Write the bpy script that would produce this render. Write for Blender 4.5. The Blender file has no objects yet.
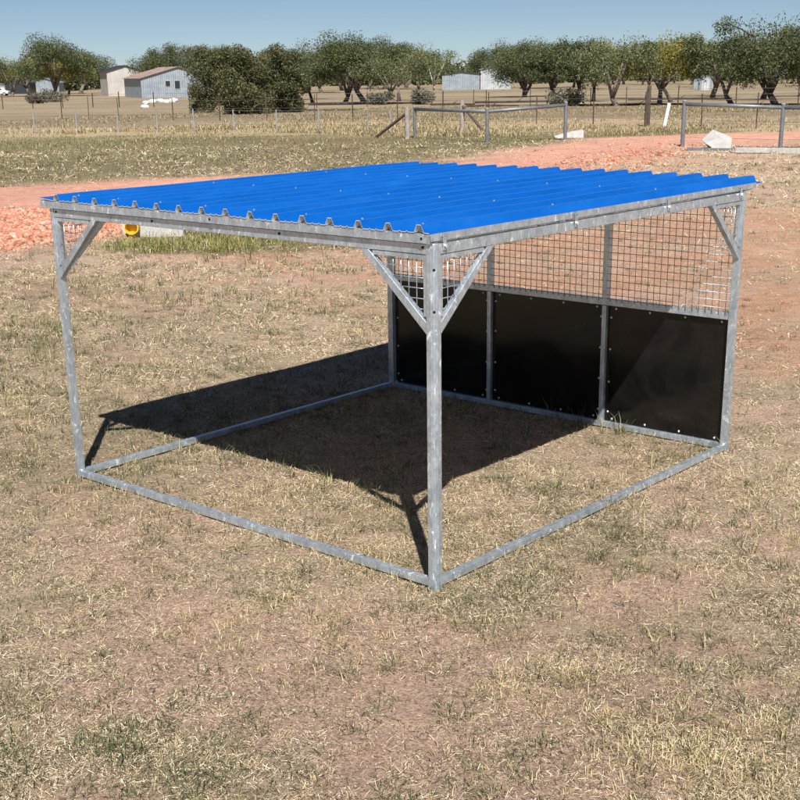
import bpy, bmesh, math, random
import numpy as np
from mathutils import Vector, Matrix

random.seed(7)
RNG = np.random.default_rng(11)
sc = bpy.context.scene
COL = sc.collection
CAM = np.array([6.65638, -4.45355, 2.42031])

# ------------------------------------------------------------------ noise
def _hash(ix, iy, seed):
    h = (ix.astype(np.int64) * 374761393 + iy.astype(np.int64) * 668265263 + seed * 1442695041) & 0xffffffff
    h = ((h ^ (h >> 13)) * 1274126177) & 0xffffffff
    h = (h ^ (h >> 16)) & 0xffff
    return h / 65535.0

def vnoise(x, y, scale, seed=0):
    x = np.asarray(x, float) * scale + 1000.3; y = np.asarray(y, float) * scale + 1000.7
    ix = np.floor(x); iy = np.floor(y); fx = x - ix; fy = y - iy
    fx = fx * fx * (3 - 2 * fx); fy = fy * fy * (3 - 2 * fy)
    a = _hash(ix, iy, seed); b = _hash(ix + 1, iy, seed); c = _hash(ix, iy + 1, seed); d = _hash(ix + 1, iy + 1, seed)
    return (a * (1 - fx) + b * fx) * (1 - fy) + (c * (1 - fx) + d * fx) * fy

def fbm(x, y, scale, seed=0, oct=4):
    s = 0; a = 1; t = 0
    for i in range(oct):
        s = s + a * vnoise(x, y, scale * 2 ** i, seed + i * 17); t += a; a *= .55
    return s / t

def smooth(a, b, x):
    t = np.clip((x - a) / (b - a), 0, 1)
    return t * t * (3 - 2 * t)

def sdf(poly, x, y):
    """signed distance, positive inside"""
    x = np.asarray(x, float); y = np.asarray(y, float)
    d = np.full(x.shape, 1e9); ins = np.zeros(x.shape, bool)
    n = len(poly)
    for i in range(n):
        ax, ay = poly[i]; bx, by = poly[(i + 1) % n]
        ex, ey = bx - ax, by - ay
        t = np.clip(((x - ax) * ex + (y - ay) * ey) / (ex * ex + ey * ey), 0, 1)
        d = np.minimum(d, np.hypot(x - ax - t * ex, y - ay - t * ey))
        if ay != by:
            c = ((ay > y) != (by > y)) & (x < (bx - ax) * (y - ay) / (by - ay) + ax)
            ins ^= c
    return np.where(ins, d, -d)

ROAD = [(-30, -6), (-24, 2), (-20.6, 12), (-18.4, 17.5), (-15.6, 21.5), (-16.2, 24.6), (-18.6, 29.8), (-19.8, 37.6), (-17.9, 41.8), (-15, 44.5), (-10, 46),
        (0, 50), (40, 60), (40, 50), (0, 43), (-8, 40), (-12, 38), (-13.4, 34.5), (-13.0, 31), (-12, 25.5), (-10.7, 21.3),
        (-9.9, 15), (-10.4, 9.6), (-10.3, 7.4), (-9.9, 5), (-11, 0), (-16, -8)]
SOIL = [(2.2, 6.3), (-0.5, 6.6), (-3, 6.6), (-5.3, 7.9), (-7.5, 10.4), (-9, 12), (-8.6, 17), (-6.6, 19.5), (-4, 18.5), (-1, 16), (3, 12), (6, 10), (5, 7)]
TALL = [(-9.6, 7.2), (-8.4, 7.0), (-6.2, 8.9), (-4.4, 11.2), (-5.2, 12.4), (-8.2, 10.4), (-10.0, 8.6)]
VERGE = [(-20.3, 6), (-19.8, 12), (-17.7, 17.5), (-15.0, 21.5), (-15.9, 24.4), (-18.2, 29), (-19.4, 37), (-17, 43), (-20, 45.5), (-24, 38.5), (-29, 35), (-35, 34), (-44, 27), (-44, 10)]
RVERGE = [(-12.6, 33.6), (-8, 34.5), (0, 37), (0, 41), (-8, 39), (-12, 37)]

def height(x, y):
    x = np.asarray(x, float); y = np.asarray(y, float)
    d = np.hypot(x - 6.66, y + 4.45)
    z = -1.0 * smooth(60, 170, d)
    z = z - 0.012 + 0.02 * (fbm(x, y, 1.3, 5, 4) - .5) * (1 + .12 * np.clip(d - 8, 0, 25))
    z = z + (.012 * (fbm(x, y, 7., 25, 3) - .5) + .010 * (vnoise(x, y, 16., 29) - .5)) * smooth(16, 9, d)
    r = sdf(ROAD, x, y)
    z = z + 0.07 * smooth(-.2, 1.2, r)
    pile = smooth(-.2, 1.0, 3.0 - np.hypot(x + 12.6, (y - 6.6) * 1.0))
    z = z + .10 * pile * (.6 + .8 * fbm(x, y, 1.1, 9, 3))
    return z

def lin(*c):
    return np.array([((v / 255) / 12.92 if v / 255 <= .04045 else ((v / 255 + .055) / 1.055) ** 2.4) for v in c])

# ------------------------------------------------------------------ materials
def new_mat(name):
    m = bpy.data.materials.new(name); m.use_nodes = True
    nt = m.node_tree; nt.nodes.clear()
    out = nt.nodes.new('ShaderNodeOutputMaterial'); b = nt.nodes.new('ShaderNodeBsdfPrincipled')
    nt.links.new(b.outputs[0], out.inputs[0])
    return m, nt, b

def node(nt, kind, **kw):
    n = nt.nodes.new(kind)
    for k, v in kw.items():
        if k.startswith('i_'):
            n.inputs[k[2:].replace('_', ' ')].default_value = v
        else:
            setattr(n, k, v)
    return n

def ramp(nt, src, stops):
    r = nt.nodes.new('ShaderNodeValToRGB')
    while len(r.color_ramp.elements) < len(stops): r.color_ramp.elements.new(.5)
    for e, (p, c) in zip(r.color_ramp.elements, stops):
        e.position = p; e.color = (*c, 1) if len(c) == 3 else c
    nt.links.new(src, r.inputs[0]); return r

def simple(name, c, rough=.7, metal=0., var=.12, scale=6., bump=0., bscale=60., spec=.3):
    m, nt, b = new_mat(name)
    tc = node(nt, 'ShaderNodeTexCoord')
    n = node(nt, 'ShaderNodeTexNoise', i_Scale=scale, i_Detail=6., i_Roughness=.65)
    nt.links.new(tc.outputs['Object'], n.inputs['Vector'])
    lo = [v * (1 - var * 1.6) for v in c]; hi = [min(1, v * (1 + var * 1.6)) for v in c]
    r = ramp(nt, n.outputs['Fac'], [(.3, lo), (.7, hi)])
    nt.links.new(r.outputs[0], b.inputs['Base Color'])
    b.inputs['Roughness'].default_value = rough; b.inputs['Metallic'].default_value = metal
    b.inputs['Specular IOR Level'].default_value = spec
    if bump:
        n2 = node(nt, 'ShaderNodeTexNoise', i_Scale=bscale, i_Detail=4.)
        nt.links.new(tc.outputs['Object'], n2.inputs['Vector'])
        bp = node(nt, 'ShaderNodeBump', i_Strength=bump, i_Distance=.02)
        nt.links.new(n2.outputs['Fac'], bp.inputs['Height']); nt.links.new(bp.outputs[0], b.inputs['Normal'])
    return m

def galv(name, k=1.0, blotch=1.0, metal=.62):
    m, nt, b = new_mat(name)
    tc = node(nt, 'ShaderNodeTexCoord')
    mp = node(nt, 'ShaderNodeMapping'); nt.links.new(tc.outputs['Object'], mp.inputs[0])
    n1 = node(nt, 'ShaderNodeTexNoise', i_Scale=14., i_Detail=8., i_Roughness=.72)
    v = node(nt, 'ShaderNodeTexVoronoi', i_Scale=75.)
    n2 = node(nt, 'ShaderNodeTexNoise', i_Scale=34., i_Detail=8., i_Roughness=.75)
    n2.inputs['Distortion'].default_value = .6
    mp.inputs['Scale'].default_value = (1, 1, .55)
    for n in (n1, v, n2): nt.links.new(mp.outputs[0], n.inputs['Vector'])
    base = ramp(nt, n1.outputs['Fac'], [(.3, (.33 * k, .40 * k, .47 * k)), (.7, (.66 * k, .74 * k, .82 * k))])
    sp = ramp(nt, v.outputs['Color'], [(0., (.82,) * 3), (1., (1.1,) * 3)])
    mul = node(nt, 'ShaderNodeMixRGB', blend_type='MULTIPLY'); mul.inputs[0].default_value = 1
    nt.links.new(base.outputs[0], mul.inputs[1]); nt.links.new(sp.outputs[0], mul.inputs[2])
    msk = ramp(nt, n2.outputs['Fac'], [(.57, (0, 0, 0)), (.63, (.8 * blotch,) * 3)])
    mx = node(nt, 'ShaderNodeMixRGB'); mx.inputs[2].default_value = (.84, .87, .90, 1)
    nt.links.new(msk.outputs[0], mx.inputs[0]); nt.links.new(mul.outputs[0], mx.inputs[1])
    nt.links.new(mx.outputs[0], b.inputs['Base Color'])
    inv = ramp(nt, msk.outputs[0], [(0, (metal,) * 3), (1, (.1,) * 3)]); nt.links.new(inv.outputs[0], b.inputs['Metallic'])
    rr = ramp(nt, n1.outputs['Fac'], [(.3, (.27,) * 3), (.7, (.42,) * 3)])
    nt.links.new(rr.outputs[0], b.inputs['Roughness'])
    bp = node(nt, 'ShaderNodeBump', i_Strength=.15, i_Distance=.004)
    nt.links.new(n2.outputs['Fac'], bp.inputs['Height']); nt.links.new(bp.outputs[0], b.inputs['Normal'])
    return m

def attr_mat(name, rough=.85, trans=0., gain=(1, 1, 1), spec=.25):
    m, nt, b = new_mat(name)
    a = node(nt, 'ShaderNodeAttribute', attribute_name='col')
    nt.links.new(a.outputs['Color'], b.inputs['Base Color'])
    b.inputs['Roughness'].default_value = rough; b.inputs['Specular IOR Level'].default_value = spec
    if trans:
        t = node(nt, 'ShaderNodeBsdfTranslucent'); nt.links.new(a.outputs['Color'], t.inputs[0])
        mix = node(nt, 'ShaderNodeMixShader'); mix.inputs[0].default_value = trans
        out = [n for n in nt.nodes if n.type == 'OUTPUT_MATERIAL'][0]
        nt.links.new(b.outputs[0], mix.inputs[1]); nt.links.new(t.outputs[0], mix.inputs[2]); nt.links.new(mix.outputs[0], out.inputs[0])
    return m

def corrugated(name, c, axis='X', pitch=.076, var=.12, metal=.25, rough=.5, rust=None):
    m, nt, b = new_mat(name)
    tc = node(nt, 'ShaderNodeTexCoord')
    w = node(nt, 'ShaderNodeTexWave', i_Scale=.314 / pitch); w.bands_direction = axis
    n = node(nt, 'ShaderNodeTexNoise', i_Scale=.9, i_Detail=7., i_Roughness=.7)
    nt.links.new(tc.outputs['Object'], w.inputs['Vector']); nt.links.new(tc.outputs['Object'], n.inputs['Vector'])
    lo = [v * (1 - var * 1.5) for v in c]; hi = [v * (1 + var * 1.5) for v in c]
    w2 = node(nt, 'ShaderNodeTexWave', i_Scale=.314 / .38); w2.bands_direction = axis; w2.inputs['Distortion'].default_value = .4
    nt.links.new(tc.outputs['Object'], w2.inputs['Vector'])
    st = [(.35, lo), (.6, hi)] if rust is None else [(.35, rust), (.5, c), (.65, hi)]
    r = ramp(nt, n.outputs['Fac'], st)
    wr = ramp(nt, w2.outputs['Fac'], [(0., (.72,) * 3), (.5, (1.05,) * 3)]); mu = node(nt, 'ShaderNodeMixRGB', blend_type='MULTIPLY'); mu.inputs[0].default_value = 1  # shading of the corrugations put into the colour as broad dark bands
    nt.links.new(r.outputs[0], mu.inputs[1]); nt.links.new(wr.outputs[0], mu.inputs[2]); nt.links.new(mu.outputs[0], b.inputs['Base Color'])
    b.inputs['Metallic'].default_value = metal; b.inputs['Roughness'].default_value = rough
    bp = node(nt, 'ShaderNodeBump', i_Strength=.6, i_Distance=.02)
    nt.links.new(w.outputs['Fac'], bp.inputs['Height']); nt.links.new(bp.outputs[0], b.inputs['Normal'])
    return m

M = {}
M['galv'] = galv('galvanised_steel')
M['galv_wire'] = galv('galvanised_wire', .7, .3, .35)
M['galv_pipe'] = simple('weathered_pipe', (.22, .24, .26), .5, .5, .15, 4)
M['bolt'] = simple('zinc_bolt', (.72, .73, .74), .35, .5, .05)
M['hole'] = simple('dark_hole', (.012, .012, .013), .9)
M['sheet_under'] = simple('sheet_underside', (.66, .69, .71), .4, .2, .08)
M['concrete'] = simple('concrete', (.46, .45, .42), .9, 0, .18, 5, .5, 40)
M['pale_concrete'] = simple('pale_concrete', (.50, .49, .47), .9, 0, .12, 5, .4, 40)
M['timber_grey'] = simple('weathered_timber', (.33, .30, .27), .9, 0, .3, 5, .6, 30)
M['timber_dark'] = simple('dark_timber', (.10, .075, .06), .9, 0, .3, 5, .5, 30)
M['picket'] = simple('rusty_picket', (.075, .05, .045), .8, .2, .3, 3)
M['light_post'] = simple('light_steel_post', (.33, .35, .37), .55, .3, .15, 3)
M['white'] = simple('white_paint', (.72, .72, .70), .6, 0, .06, 3)
M['shed_cream'] = simple('cream_cladding', (.46, .44, .41), .7, 0, .1, .6)
M['fwire'] = simple('fence_wire', (.22, .21, .20), .6, .4, .1, 3)
M['yellow'] = simple('yellow_plastic', (.78, .52, .04), .5, 0, .15, 5)
M['yellow_in'] = simple('yellow_plastic_inside', (.62, .38, .02), .6, 0, .2, 5)
M['bark'] = simple('grey_bark', (.16, .13, .11), .95, 0, .35, 3, .7, 18)
M['bark_dark'] = simple('dark_bark', (.07, .055, .048), .95, 0, .35, 3, .7, 18)
M['bark_pale'] = simple('pale_bark', (.42, .38, .34), .9, 0, .25, 2, .4, 12)
M['glass'] = simple('dark_window_glass', (.03, .04, .05), .15, 0, .1, 2, spec=.5)
M['leaf'] = attr_mat('leaves', .6, .25)
M['blade'] = attr_mat('grass_blades', .75, .18)
M['litter'] = attr_mat('dry_litter', .85, .0)
M['stone'] = attr_mat('road_stones', .95, 0)
M['grey_wall'] = corrugated('grey_blue_corrugated', (.33, .38, .43), 'X')
M['grey_wall_y'] = corrugated('grey_blue_corrugated_side', (.33, .38, .43), 'Y')
M['rust_roof'] = corrugated('rusty_roof', (.40, .30, .26), 'Y', rust=(.26, .10, .07), metal=.1, rough=.7)
M['pale_wall'] = corrugated('pale_corrugated', (.50, .54, .57), 'X')
M['dark_roof'] = corrugated('dark_roof', (.05, .055, .07), 'Y')
M['green_tank'] = simple('green_tank', (.08, .16, .09), .6)

# blue roof: baked enamel with slight dust
m, nt, b = new_mat('blue_enamel')
tc = node(nt, 'ShaderNodeTexCoord'); n = node(nt, 'ShaderNodeTexNoise', i_Scale=2.6, i_Detail=9., i_Roughness=.75)
mp_ = node(nt, 'ShaderNodeMapping'); mp_.inputs['Scale'].default_value = (2.2, .5, 1); nt.links.new(tc.outputs['Object'], mp_.inputs[0])
nt.links.new(mp_.outputs[0], n.inputs['Vector'])
rr_ = ramp(nt, n.outputs['Fac'], [(.35, (.24,) * 3), (.7, (.46,) * 3)]); nt.links.new(rr_.outputs[0], b.inputs['Roughness'])
r_ = ramp(nt, n.outputs['Fac'], [(.33, (.001, .088, .38)), (.55, (.002, .110, .45)), (.72, (.008, .130, .50))])
nt.links.new(r_.outputs[0], b.inputs['Base Color'])
b.inputs['Specular IOR Level'].default_value = .5
M['blue'] = m
# black plastic sheet: glossy, faint scuffs and dust
m, nt, b = new_mat('black_plastic')
tc = node(nt, 'ShaderNodeTexCoord'); n = node(nt, 'ShaderNodeTexNoise', i_Scale=2.2, i_Detail=9., i_Roughness=.72); n.inputs['Distortion'].default_value = 1.2
nt.links.new(tc.outputs['Object'], n.inputs['Vector'])
r_ = ramp(nt, n.outputs['Fac'], [(.42, (.004, .004, .005)), (.62, (.012, .011, .010)), (.8, (.035, .030, .026))])
nt.links.new(r_.outputs[0], b.inputs['Base Color'])
r2 = ramp(nt, n.outputs['Fac'], [(.3, (.10,) * 3), (.8, (.22,) * 3)]); nt.links.new(r2.outputs[0], b.inputs['Roughness'])
n3 = node(nt, 'ShaderNodeTexNoise', i_Scale=1.7, i_Detail=1.5)
nt.links.new(tc.outputs['Object'], n3.inputs['Vector'])
bp = node(nt, 'ShaderNodeBump', i_Strength=.5, i_Distance=.02); nt.links.new(n3.outputs['Fac'], bp.inputs['Height']); nt.links.new(bp.outputs[0], b.inputs['Normal'])
b.inputs['Specular IOR Level'].default_value = .38
M['black'] = m
# ground
m, nt, b = new_mat('paddock_ground')
geo = node(nt, 'ShaderNodeNewGeometry')
a = node(nt, 'ShaderNodeAttribute', attribute_name='col')
nA = node(nt, 'ShaderNodeTexNoise', i_Scale=4., i_Detail=9., i_Roughness=.75)
nB = node(nt, 'ShaderNodeTexNoise', i_Scale=62., i_Detail=6., i_Roughness=.8)
nC = node(nt, 'ShaderNodeTexNoise', i_Scale=.55, i_Detail=8., i_Roughness=.75)
vB = node(nt, 'ShaderNodeTexVoronoi', i_Scale=24.)
for n in (nA, nB, nC, vB): nt.links.new(geo.outputs['Position'], n.inputs['Vector'])
rA = ramp(nt, nA.outputs['Fac'], [(.3, (.74, .74, .76)), (.7, (1.22, 1.2, 1.17))])
rB = ramp(nt, nB.outputs['Fac'], [(.36, (.34, .32, .31)), (.5, (1., 1., 1.)), (.68, (1.38, 1.36, 1.3))])
rC = ramp(nt, nC.outputs['Fac'], [(.3, (.84, .85, .84)), (.7, (1.14, 1.13, 1.14))])
cur = a.outputs['Color']
for r_ in (rA, rB, rC):
    mu = node(nt, 'ShaderNodeMixRGB', blend_type='MULTIPLY'); mu.inputs[0].default_value = 1
    nt.links.new(cur, mu.inputs[1]); nt.links.new(r_.outputs[0], mu.inputs[2]); cur = mu.outputs[0]
nt.links.new(cur, b.inputs['Base Color']); b.inputs['Roughness'].default_value = 1; b.inputs['Specular IOR Level'].default_value = .1
ad = node(nt, 'ShaderNodeMath', operation='MULTIPLY_ADD'); ad.inputs[1].default_value = .5
nt.links.new(nB.outputs['Fac'], ad.inputs[0]); nt.links.new(nA.outputs['Fac'], ad.inputs[2])
ad2 = node(nt, 'ShaderNodeMath', operation='MULTIPLY_ADD'); ad2.inputs[1].default_value = .25
nt.links.new(vB.outputs['Distance'], ad2.inputs[0]); nt.links.new(ad.outputs[0], ad2.inputs[2])
bp = node(nt, 'ShaderNodeBump', i_Strength=1., i_Distance=.05)
nt.links.new(ad2.outputs[0], bp.inputs['Height']); nt.links.new(bp.outputs[0], b.inputs['Normal'])
M['ground'] = m

# ------------------------------------------------------------------ object helpers
def tag(o, label=None, cat=None, group=None, kind=None):
    if label: o['label'] = label
    if cat: o['category'] = cat
    if group: o['group'] = group
    if kind: o['kind'] = kind
    return o

def empty(name, loc, label, cat, group=None, rz=0):
    o = bpy.data.objects.new(name, None); COL.objects.link(o)
    o.location = loc; o.rotation_euler = (0, 0, rz); o.empty_display_size = .2
    return tag(o, label, cat, group)

def wpos(o):
    p = Vector((0, 0, 0))
    while o is not None:
        p += Vector(o.location); o = o.parent
    return p

class MB:
    """collects shapes, links them as one mesh object"""
    def __init__(s): s.v = []; s.f = []; s.mi = []
    def poly(s, pts, faces, mi=0):
        o = len(s.v); s.v += [tuple(p) for p in pts]
        for f in faces: s.f.append([o + i for i in f]); s.mi.append(mi)
    def box(s, a, b):
        x0, y0, z0 = a; x1, y1, z1 = b
        s.poly([(x0, y0, z0), (x1, y0, z0), (x1, y1, z0), (x0, y1, z0), (x0, y0, z1), (x1, y0, z1), (x1, y1, z1), (x0, y1, z1)],
               [(0, 3, 2, 1), (4, 5, 6, 7), (0, 1, 5, 4), (1, 2, 6, 5), (2, 3, 7, 6), (3, 0, 4, 7)])
    def bar(s, p, q, w, h, up=(0, 0, 1)):
        p = Vector(p); q = Vector(q); d = (q - p).normalized(); u = Vector(up)
        sd = d.cross(u)
        if sd.length < 1e-4: sd = d.cross(Vector((1, 0, 0)))
        sd.normalize(); u = sd.cross(d).normalized()
        pts = []
        for c in (p, q):
            for a_, b_ in ((-1, -1), (1, -1), (1, 1), (-1, 1)): pts.append(c + sd * a_ * w / 2 + u * b_ * h / 2)
        s.poly(pts, [(0, 1, 2, 3), (7, 6, 5, 4), (0, 4, 5, 1), (1, 5, 6, 2), (2, 6, 7, 3), (3, 7, 4, 0)])
    def tube(s, pts, rads, n=8, cap=True):
        pts = [Vector(p) for p in pts]
        if not hasattr(rads, '__len__'): rads = [rads] * len(pts)
        o = len(s.v); ref = None
        for i, p in enumerate(pts):
            d = (pts[min(i + 1, len(pts) - 1)] - pts[max(i - 1, 0)]).normalized()
            if ref is None:
                ref = d.cross(Vector((0, 0, 1)))
                if ref.length < 1e-3: ref = d.cross(Vector((1, 0, 0)))
                ref.normalize()
            else:
                ref = (ref - d * ref.dot(d)).normalized()
            b_ = d.cross(ref)
            for k in range(n):
                t = 2 * math.pi * k / n
                s.v.append(tuple(p + (ref * math.cos(t) + b_ * math.sin(t)) * rads[i]))
        for i in range(len(pts) - 1):
            for k in range(n):
                a_ = o + i * n + k; c = o + i * n + (k + 1) % n
                s.f.append([a_, c, c + n, a_ + n]); s.mi.append(0)
        if cap:
            s.f.append([o + k for k in range(n)][::-1]); s.mi.append(0)
            s.f.append([o + (len(pts) - 1) * n + k for k in range(n)]); s.mi.append(0)
    def extrude(s, prof, p, u, v, w, L, mi=0):
        """profile (a,b) in axes u,v, pushed along w"""
        p = Vector(p); u = Vector(u); v = Vector(v); w = Vector(w); n = len(prof)
        pts = [p + u * a + v * b for a, b in prof] + [p + u * a + v * b + w * L for a, b in prof]
        fs = [(i, (i + 1) % n, n + (i + 1) % n, n + i) for i in range(n)]
        s.poly(pts, fs + [tuple(range(n))[::-1], tuple(range(n, 2 * n))], mi)
    def build(s, name, mats, parent=None, bevel=0, smooth_=False, seg=2):
        off = wpos(parent) if parent is not None else Vector((0, 0, 0))
        me = bpy.data.meshes.new(name)
        me.from_pydata([(x - off.x, y - off.y, z - off.z) for x, y, z in s.v], [], s.f)
        if not isinstance(mats, (list, tuple)): mats = [mats]
        for m_ in mats: me.materials.append(m_)
        me.polygons.foreach_set('material_index', s.mi)
        bm = bmesh.new(); bm.from_mesh(me); bmesh.ops.recalc_face_normals(bm, faces=bm.faces); bm.to_mesh(me); bm.free()
        if smooth_: me.polygons.foreach_set('use_smooth', [True] * len(me.polygons))
        o = bpy.data.objects.new(name, me); COL.objects.link(o)
        if parent is not None: o.parent = parent
        if bevel:
            md = o.modifiers.new('bevel', 'BEVEL'); md.width = bevel; md.segments = seg; md.limit_method = 'ANGLE'
            md.harden_normals = True
            me.polygons.foreach_set('use_smooth', [True] * len(me.polygons))
        return o

def np_mesh(name, V, F, mat, col=None, parent=None, kind=None, sizes=None):
    """V (n,3), F list of (k, faces array)"""
    me = bpy.data.meshes.new(name)
    me.vertices.add(len(V)); me.vertices.foreach_set('co', V.astype(np.float32).ravel())
    starts = []; loops = []; tot = 0
    for fa in F:
        k = fa.shape[1]; loops.append(fa.ravel()); starts.append(tot + np.arange(len(fa)) * k); tot += fa.size
    loops = np.concatenate(loops); starts = np.concatenate(starts)
    me.loops.add(tot); me.loops.foreach_set('vertex_index', loops.astype(np.int32))
    me.polygons.add(len(starts)); me.polygons.foreach_set('loop_start', starts.astype(np.int32))
    me.update(calc_edges=True); me.validate()
    if col is not None:
        at = me.color_attributes.new('col', 'FLOAT_COLOR', 'POINT')
        c4 = np.ones((len(V), 4), np.float32); c4[:, :3] = col; at.data.foreach_set('color', c4.ravel())
    me.materials.append(mat)
    o = bpy.data.objects.new(name, me); COL.objects.link(o)
    if parent is not None: o.parent = parent
    if kind: o['kind'] = kind
    return o

# ------------------------------------------------------------------ ground
def axis(lo, hi, step, far, growth=1.09):
    a = list(np.arange(lo, hi, step)); s = step
    while a[-1] < far: s *= growth; a.append(a[-1] + s)
    s = step; pre = [lo]
    while pre[-1] > -far: s *= growth; pre.append(pre[-1] - s)
    return np.array(pre[::-1][:-1] + a)

C_LITTER = lin(206, 184, 158) * .95
C_SOILN = lin(214, 182, 162) * .96
C_SOIL = lin(218, 172, 142) * .88
C_ROAD = lin(230, 176, 155) * .90
C_GREEN = lin(118, 122, 80) * .75
C_VERGE = lin(158, 150, 116) * .74
C_DRY = lin(194, 176, 138) * .80
C_FAR = lin(176, 161, 136) * .76

def zones(x, y):
    w = (fbm(x, y, .8, 31, 3) - .5)
    d = np.hypot(x - 6.66, y + 4.45)
    ww = w * (1 + d * .03)
    road = smooth(-.7, .9, sdf(ROAD, x, y) + ww * 2.2 + .8 * (vnoise(x, y, 2.3, 71) - .5))
    soil = smooth(-.9, .9, sdf(SOIL, x, y) + ww * 3.2) * (1 - road)
    tall = smooth(-.3, .3, sdf(TALL, x, y) + ww * .8) * (1 - road)
    verge = np.maximum(smooth(-1.5, 1.5, sdf(VERGE, x, y) + ww * 3), smooth(-.8, .8, sdf(RVERGE, x, y) + ww)) * (1 - road)
    bare = np.maximum(smooth(.50, .62, fbm(x, y, .75, 3, 4)), .9 * smooth(.56, .64, fbm(x, y, 2.1, 503, 3))) * (1 - road) * (1 - smooth(-.2, .2, sdf([(.1, .1), (2.9, .1), (2.9, 3), (.1, 3)], x, y)) * .7)
    green = smooth(.50, .64, .45 * fbm(x, y, .55, 77, 4) + .55 * fbm(x, y, 2.0, 79, 3))
    lf = smooth(3.0, -1.0, x) * smooth(-3, -1, y) * smooth(6.5, 3, y)
    rt = smooth(3.6, 4.6, x) * smooth(-1.5, .5, y) * .12
    green = np.clip(green + .5 * lf + rt, 0, 1) * (1 - road) * (1 - soil)
    return road, soil, tall, verge, bare, green, d

def ground_color(x, y):
    road, soil, tall, verge, bare, green, d = zones(x, y)
    c = np.ones(x.shape + (3,)) * C_LITTER
    def mix(c, k, t): return c * (1 - t[..., None]) + np.asarray(k) * t[..., None]
    c = mix(c, C_SOILN, bare * .85)
    c = mix(c, C_GREEN * 1.3, green * .2)
    # behind the road: olive paddock, a dry yellow band at the fence, then brown pasture
    back = smooth(-19, -23, x - .12 * (y - 20)) 
    c = mix(c, C_VERGE * 1.05, back * smooth(60, 48, d) * .7)
    band = smooth(50, 56, d) * smooth(72, 64, d)
    c = mix(c, C_DRY, band * .55)
    c = mix(c, C_FAR * (.92), smooth(66, 78, d))
    c = mix(c, C_FAR * 1.18, smooth(95, 130, d) * (.3 + .7 * fbm(x, y, .03, 8, 3)))
    c = mix(c, C_VERGE * .8, verge * .75)
    c = mix(c, C_SOIL, soil * (.35 + .5 * smooth(.4, .6, fbm(x, y, 1.1, 301, 4))))
    c = mix(c, C_GREEN, tall * .7)
    pl = smooth(.52, .7, fbm(x, y, .35, 55, 4)) * (1 - smooth(40, 60, d)) * .14
    c = mix(c, C_GREEN * 1.1, pl * (1 - road) * (1 - soil))
    f1 = fbm(x, y, .11, 15, 4); f2 = fbm(x * .35 + y * .3, y * 1.1 - x * .9, .10, 19, 4)
    far = smooth(25, 70, d)[..., None]
    c = c * (1 + far * (.5 * (f1[..., None] - .5) + .75 * (f2[..., None] - .5)))
    c = mix(c, C_VERGE * .85, smooth(.52, .68, f1) * smooth(40, 70, d) * .55)
    c = mix(c, lin(160, 134, 112) * .75, smooth(.54, .66, f2) * smooth(58, 75, d) * .45)
    rut = np.exp(-((sdf(ROAD, x, y) - 2.0) / .35) ** 2) + np.exp(-((sdf(ROAD, x, y) - 3.5) / .35) ** 2)
    rc = C_ROAD * (1 + .07 * rut[..., None]) * (1 + .30 * (fbm(x, y, .6, 41, 4)[..., None] - .5))
    c = c * (1 - road[..., None]) + rc * road[..., None]
    return c

xs = axis(-6., 8.2, .045, 2600., 1.07); ys = axis(-4.0, 7., .045, 2600., 1.07)
GX, GY = np.meshgrid(xs, ys)
GZ = height(GX, GY); gc = ground_color(GX, GY)
nx, ny = len(xs), len(ys)
idx = np.arange(nx * ny).reshape(ny, nx)
F = np.stack([idx[:-1, :-1], idx[:-1, 1:], idx[1:, 1:], idx[1:, :-1]], -1).reshape(-1, 4)
g = np_mesh('ground', np.stack([GX, GY, GZ], -1).reshape(-1, 3), [F], M['ground'], gc.reshape(-1, 3), kind='structure')
g.data.polygons.foreach_set('use_smooth', [True] * len(g.data.polygons))

# ------------------------------------------------------------------ grass and litter
HEAD = math.atan2(.754, -.657)
def scatter(n, dmin, dmax, spread=.46, near_bias=0.):
    t = RNG.random(n)
    d = dmin * (dmax / dmin) ** t
    a_ = HEAD + (RNG.random(n) * 2 - 1) * spread
    return CAM[0] + np.cos(a_) * d, CAM[1] + np.sin(a_) * d, d

def ribbons(name, x, y, z, L, W, tilt, az, bend, col, mat, label=None):
    """bent blades: tilt from vertical at base, bent further towards the tip"""
    n = len(x)
    dx, dy = np.cos(az), np.sin(az); sx, sy = -dy, dx
    base = np.stack([x, y, z], -1)
    def off(l, t): return np.stack([dx * np.sin(t) * l, dy * np.sin(t) * l, np.cos(t) * l], -1)
    mid = base + off(L * .5, tilt); tip = mid + off(L * .5, np.minimum(tilt + bend, 1.75))
    s = np.stack([sx, sy, np.zeros(n)], -1) * (W / 2)[:, None]
    V = np.stack([base - s, base + s, mid + s * .85, mid - s * .85, tip], 1).reshape(-1, 3)
    i = np.arange(n) * 5
    Q = np.stack([i, i + 1, i + 2, i + 3], -1); T = np.stack([i + 3, i + 2, i + 4], -1)
    o = np_mesh(name, V, [Q, T], mat, np.repeat(col, 5, 0), kind='stuff')
    return o

def litter_mesh(name, x, y, z, L, W, az, pitch, roll, col, mat):
    n = len(x)
    d = np.stack([np.cos(az) * np.cos(pitch), np.sin(az) * np.cos(pitch), np.sin(pitch)], -1) * (L / 2)[:, None]
    s = np.stack([-np.sin(az) * np.cos(roll), np.cos(az) * np.cos(roll), np.sin(roll)], -1) * (W / 2)[:, None]
    c = np.stack([x, y, z + np.abs(d[:, 2]) + .002], -1)
    V = np.stack([c - d - s * .6, c - d + s * .6, c + d * .9 + s, c + d - s * .5], 1).reshape(-1, 3)
    i = np.arange(n) * 4
    return np_mesh(name, V, [np.stack([i, i + 1, i + 2, i + 3], -1)], mat, np.repeat(col, 4, 0), kind='stuff')

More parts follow.
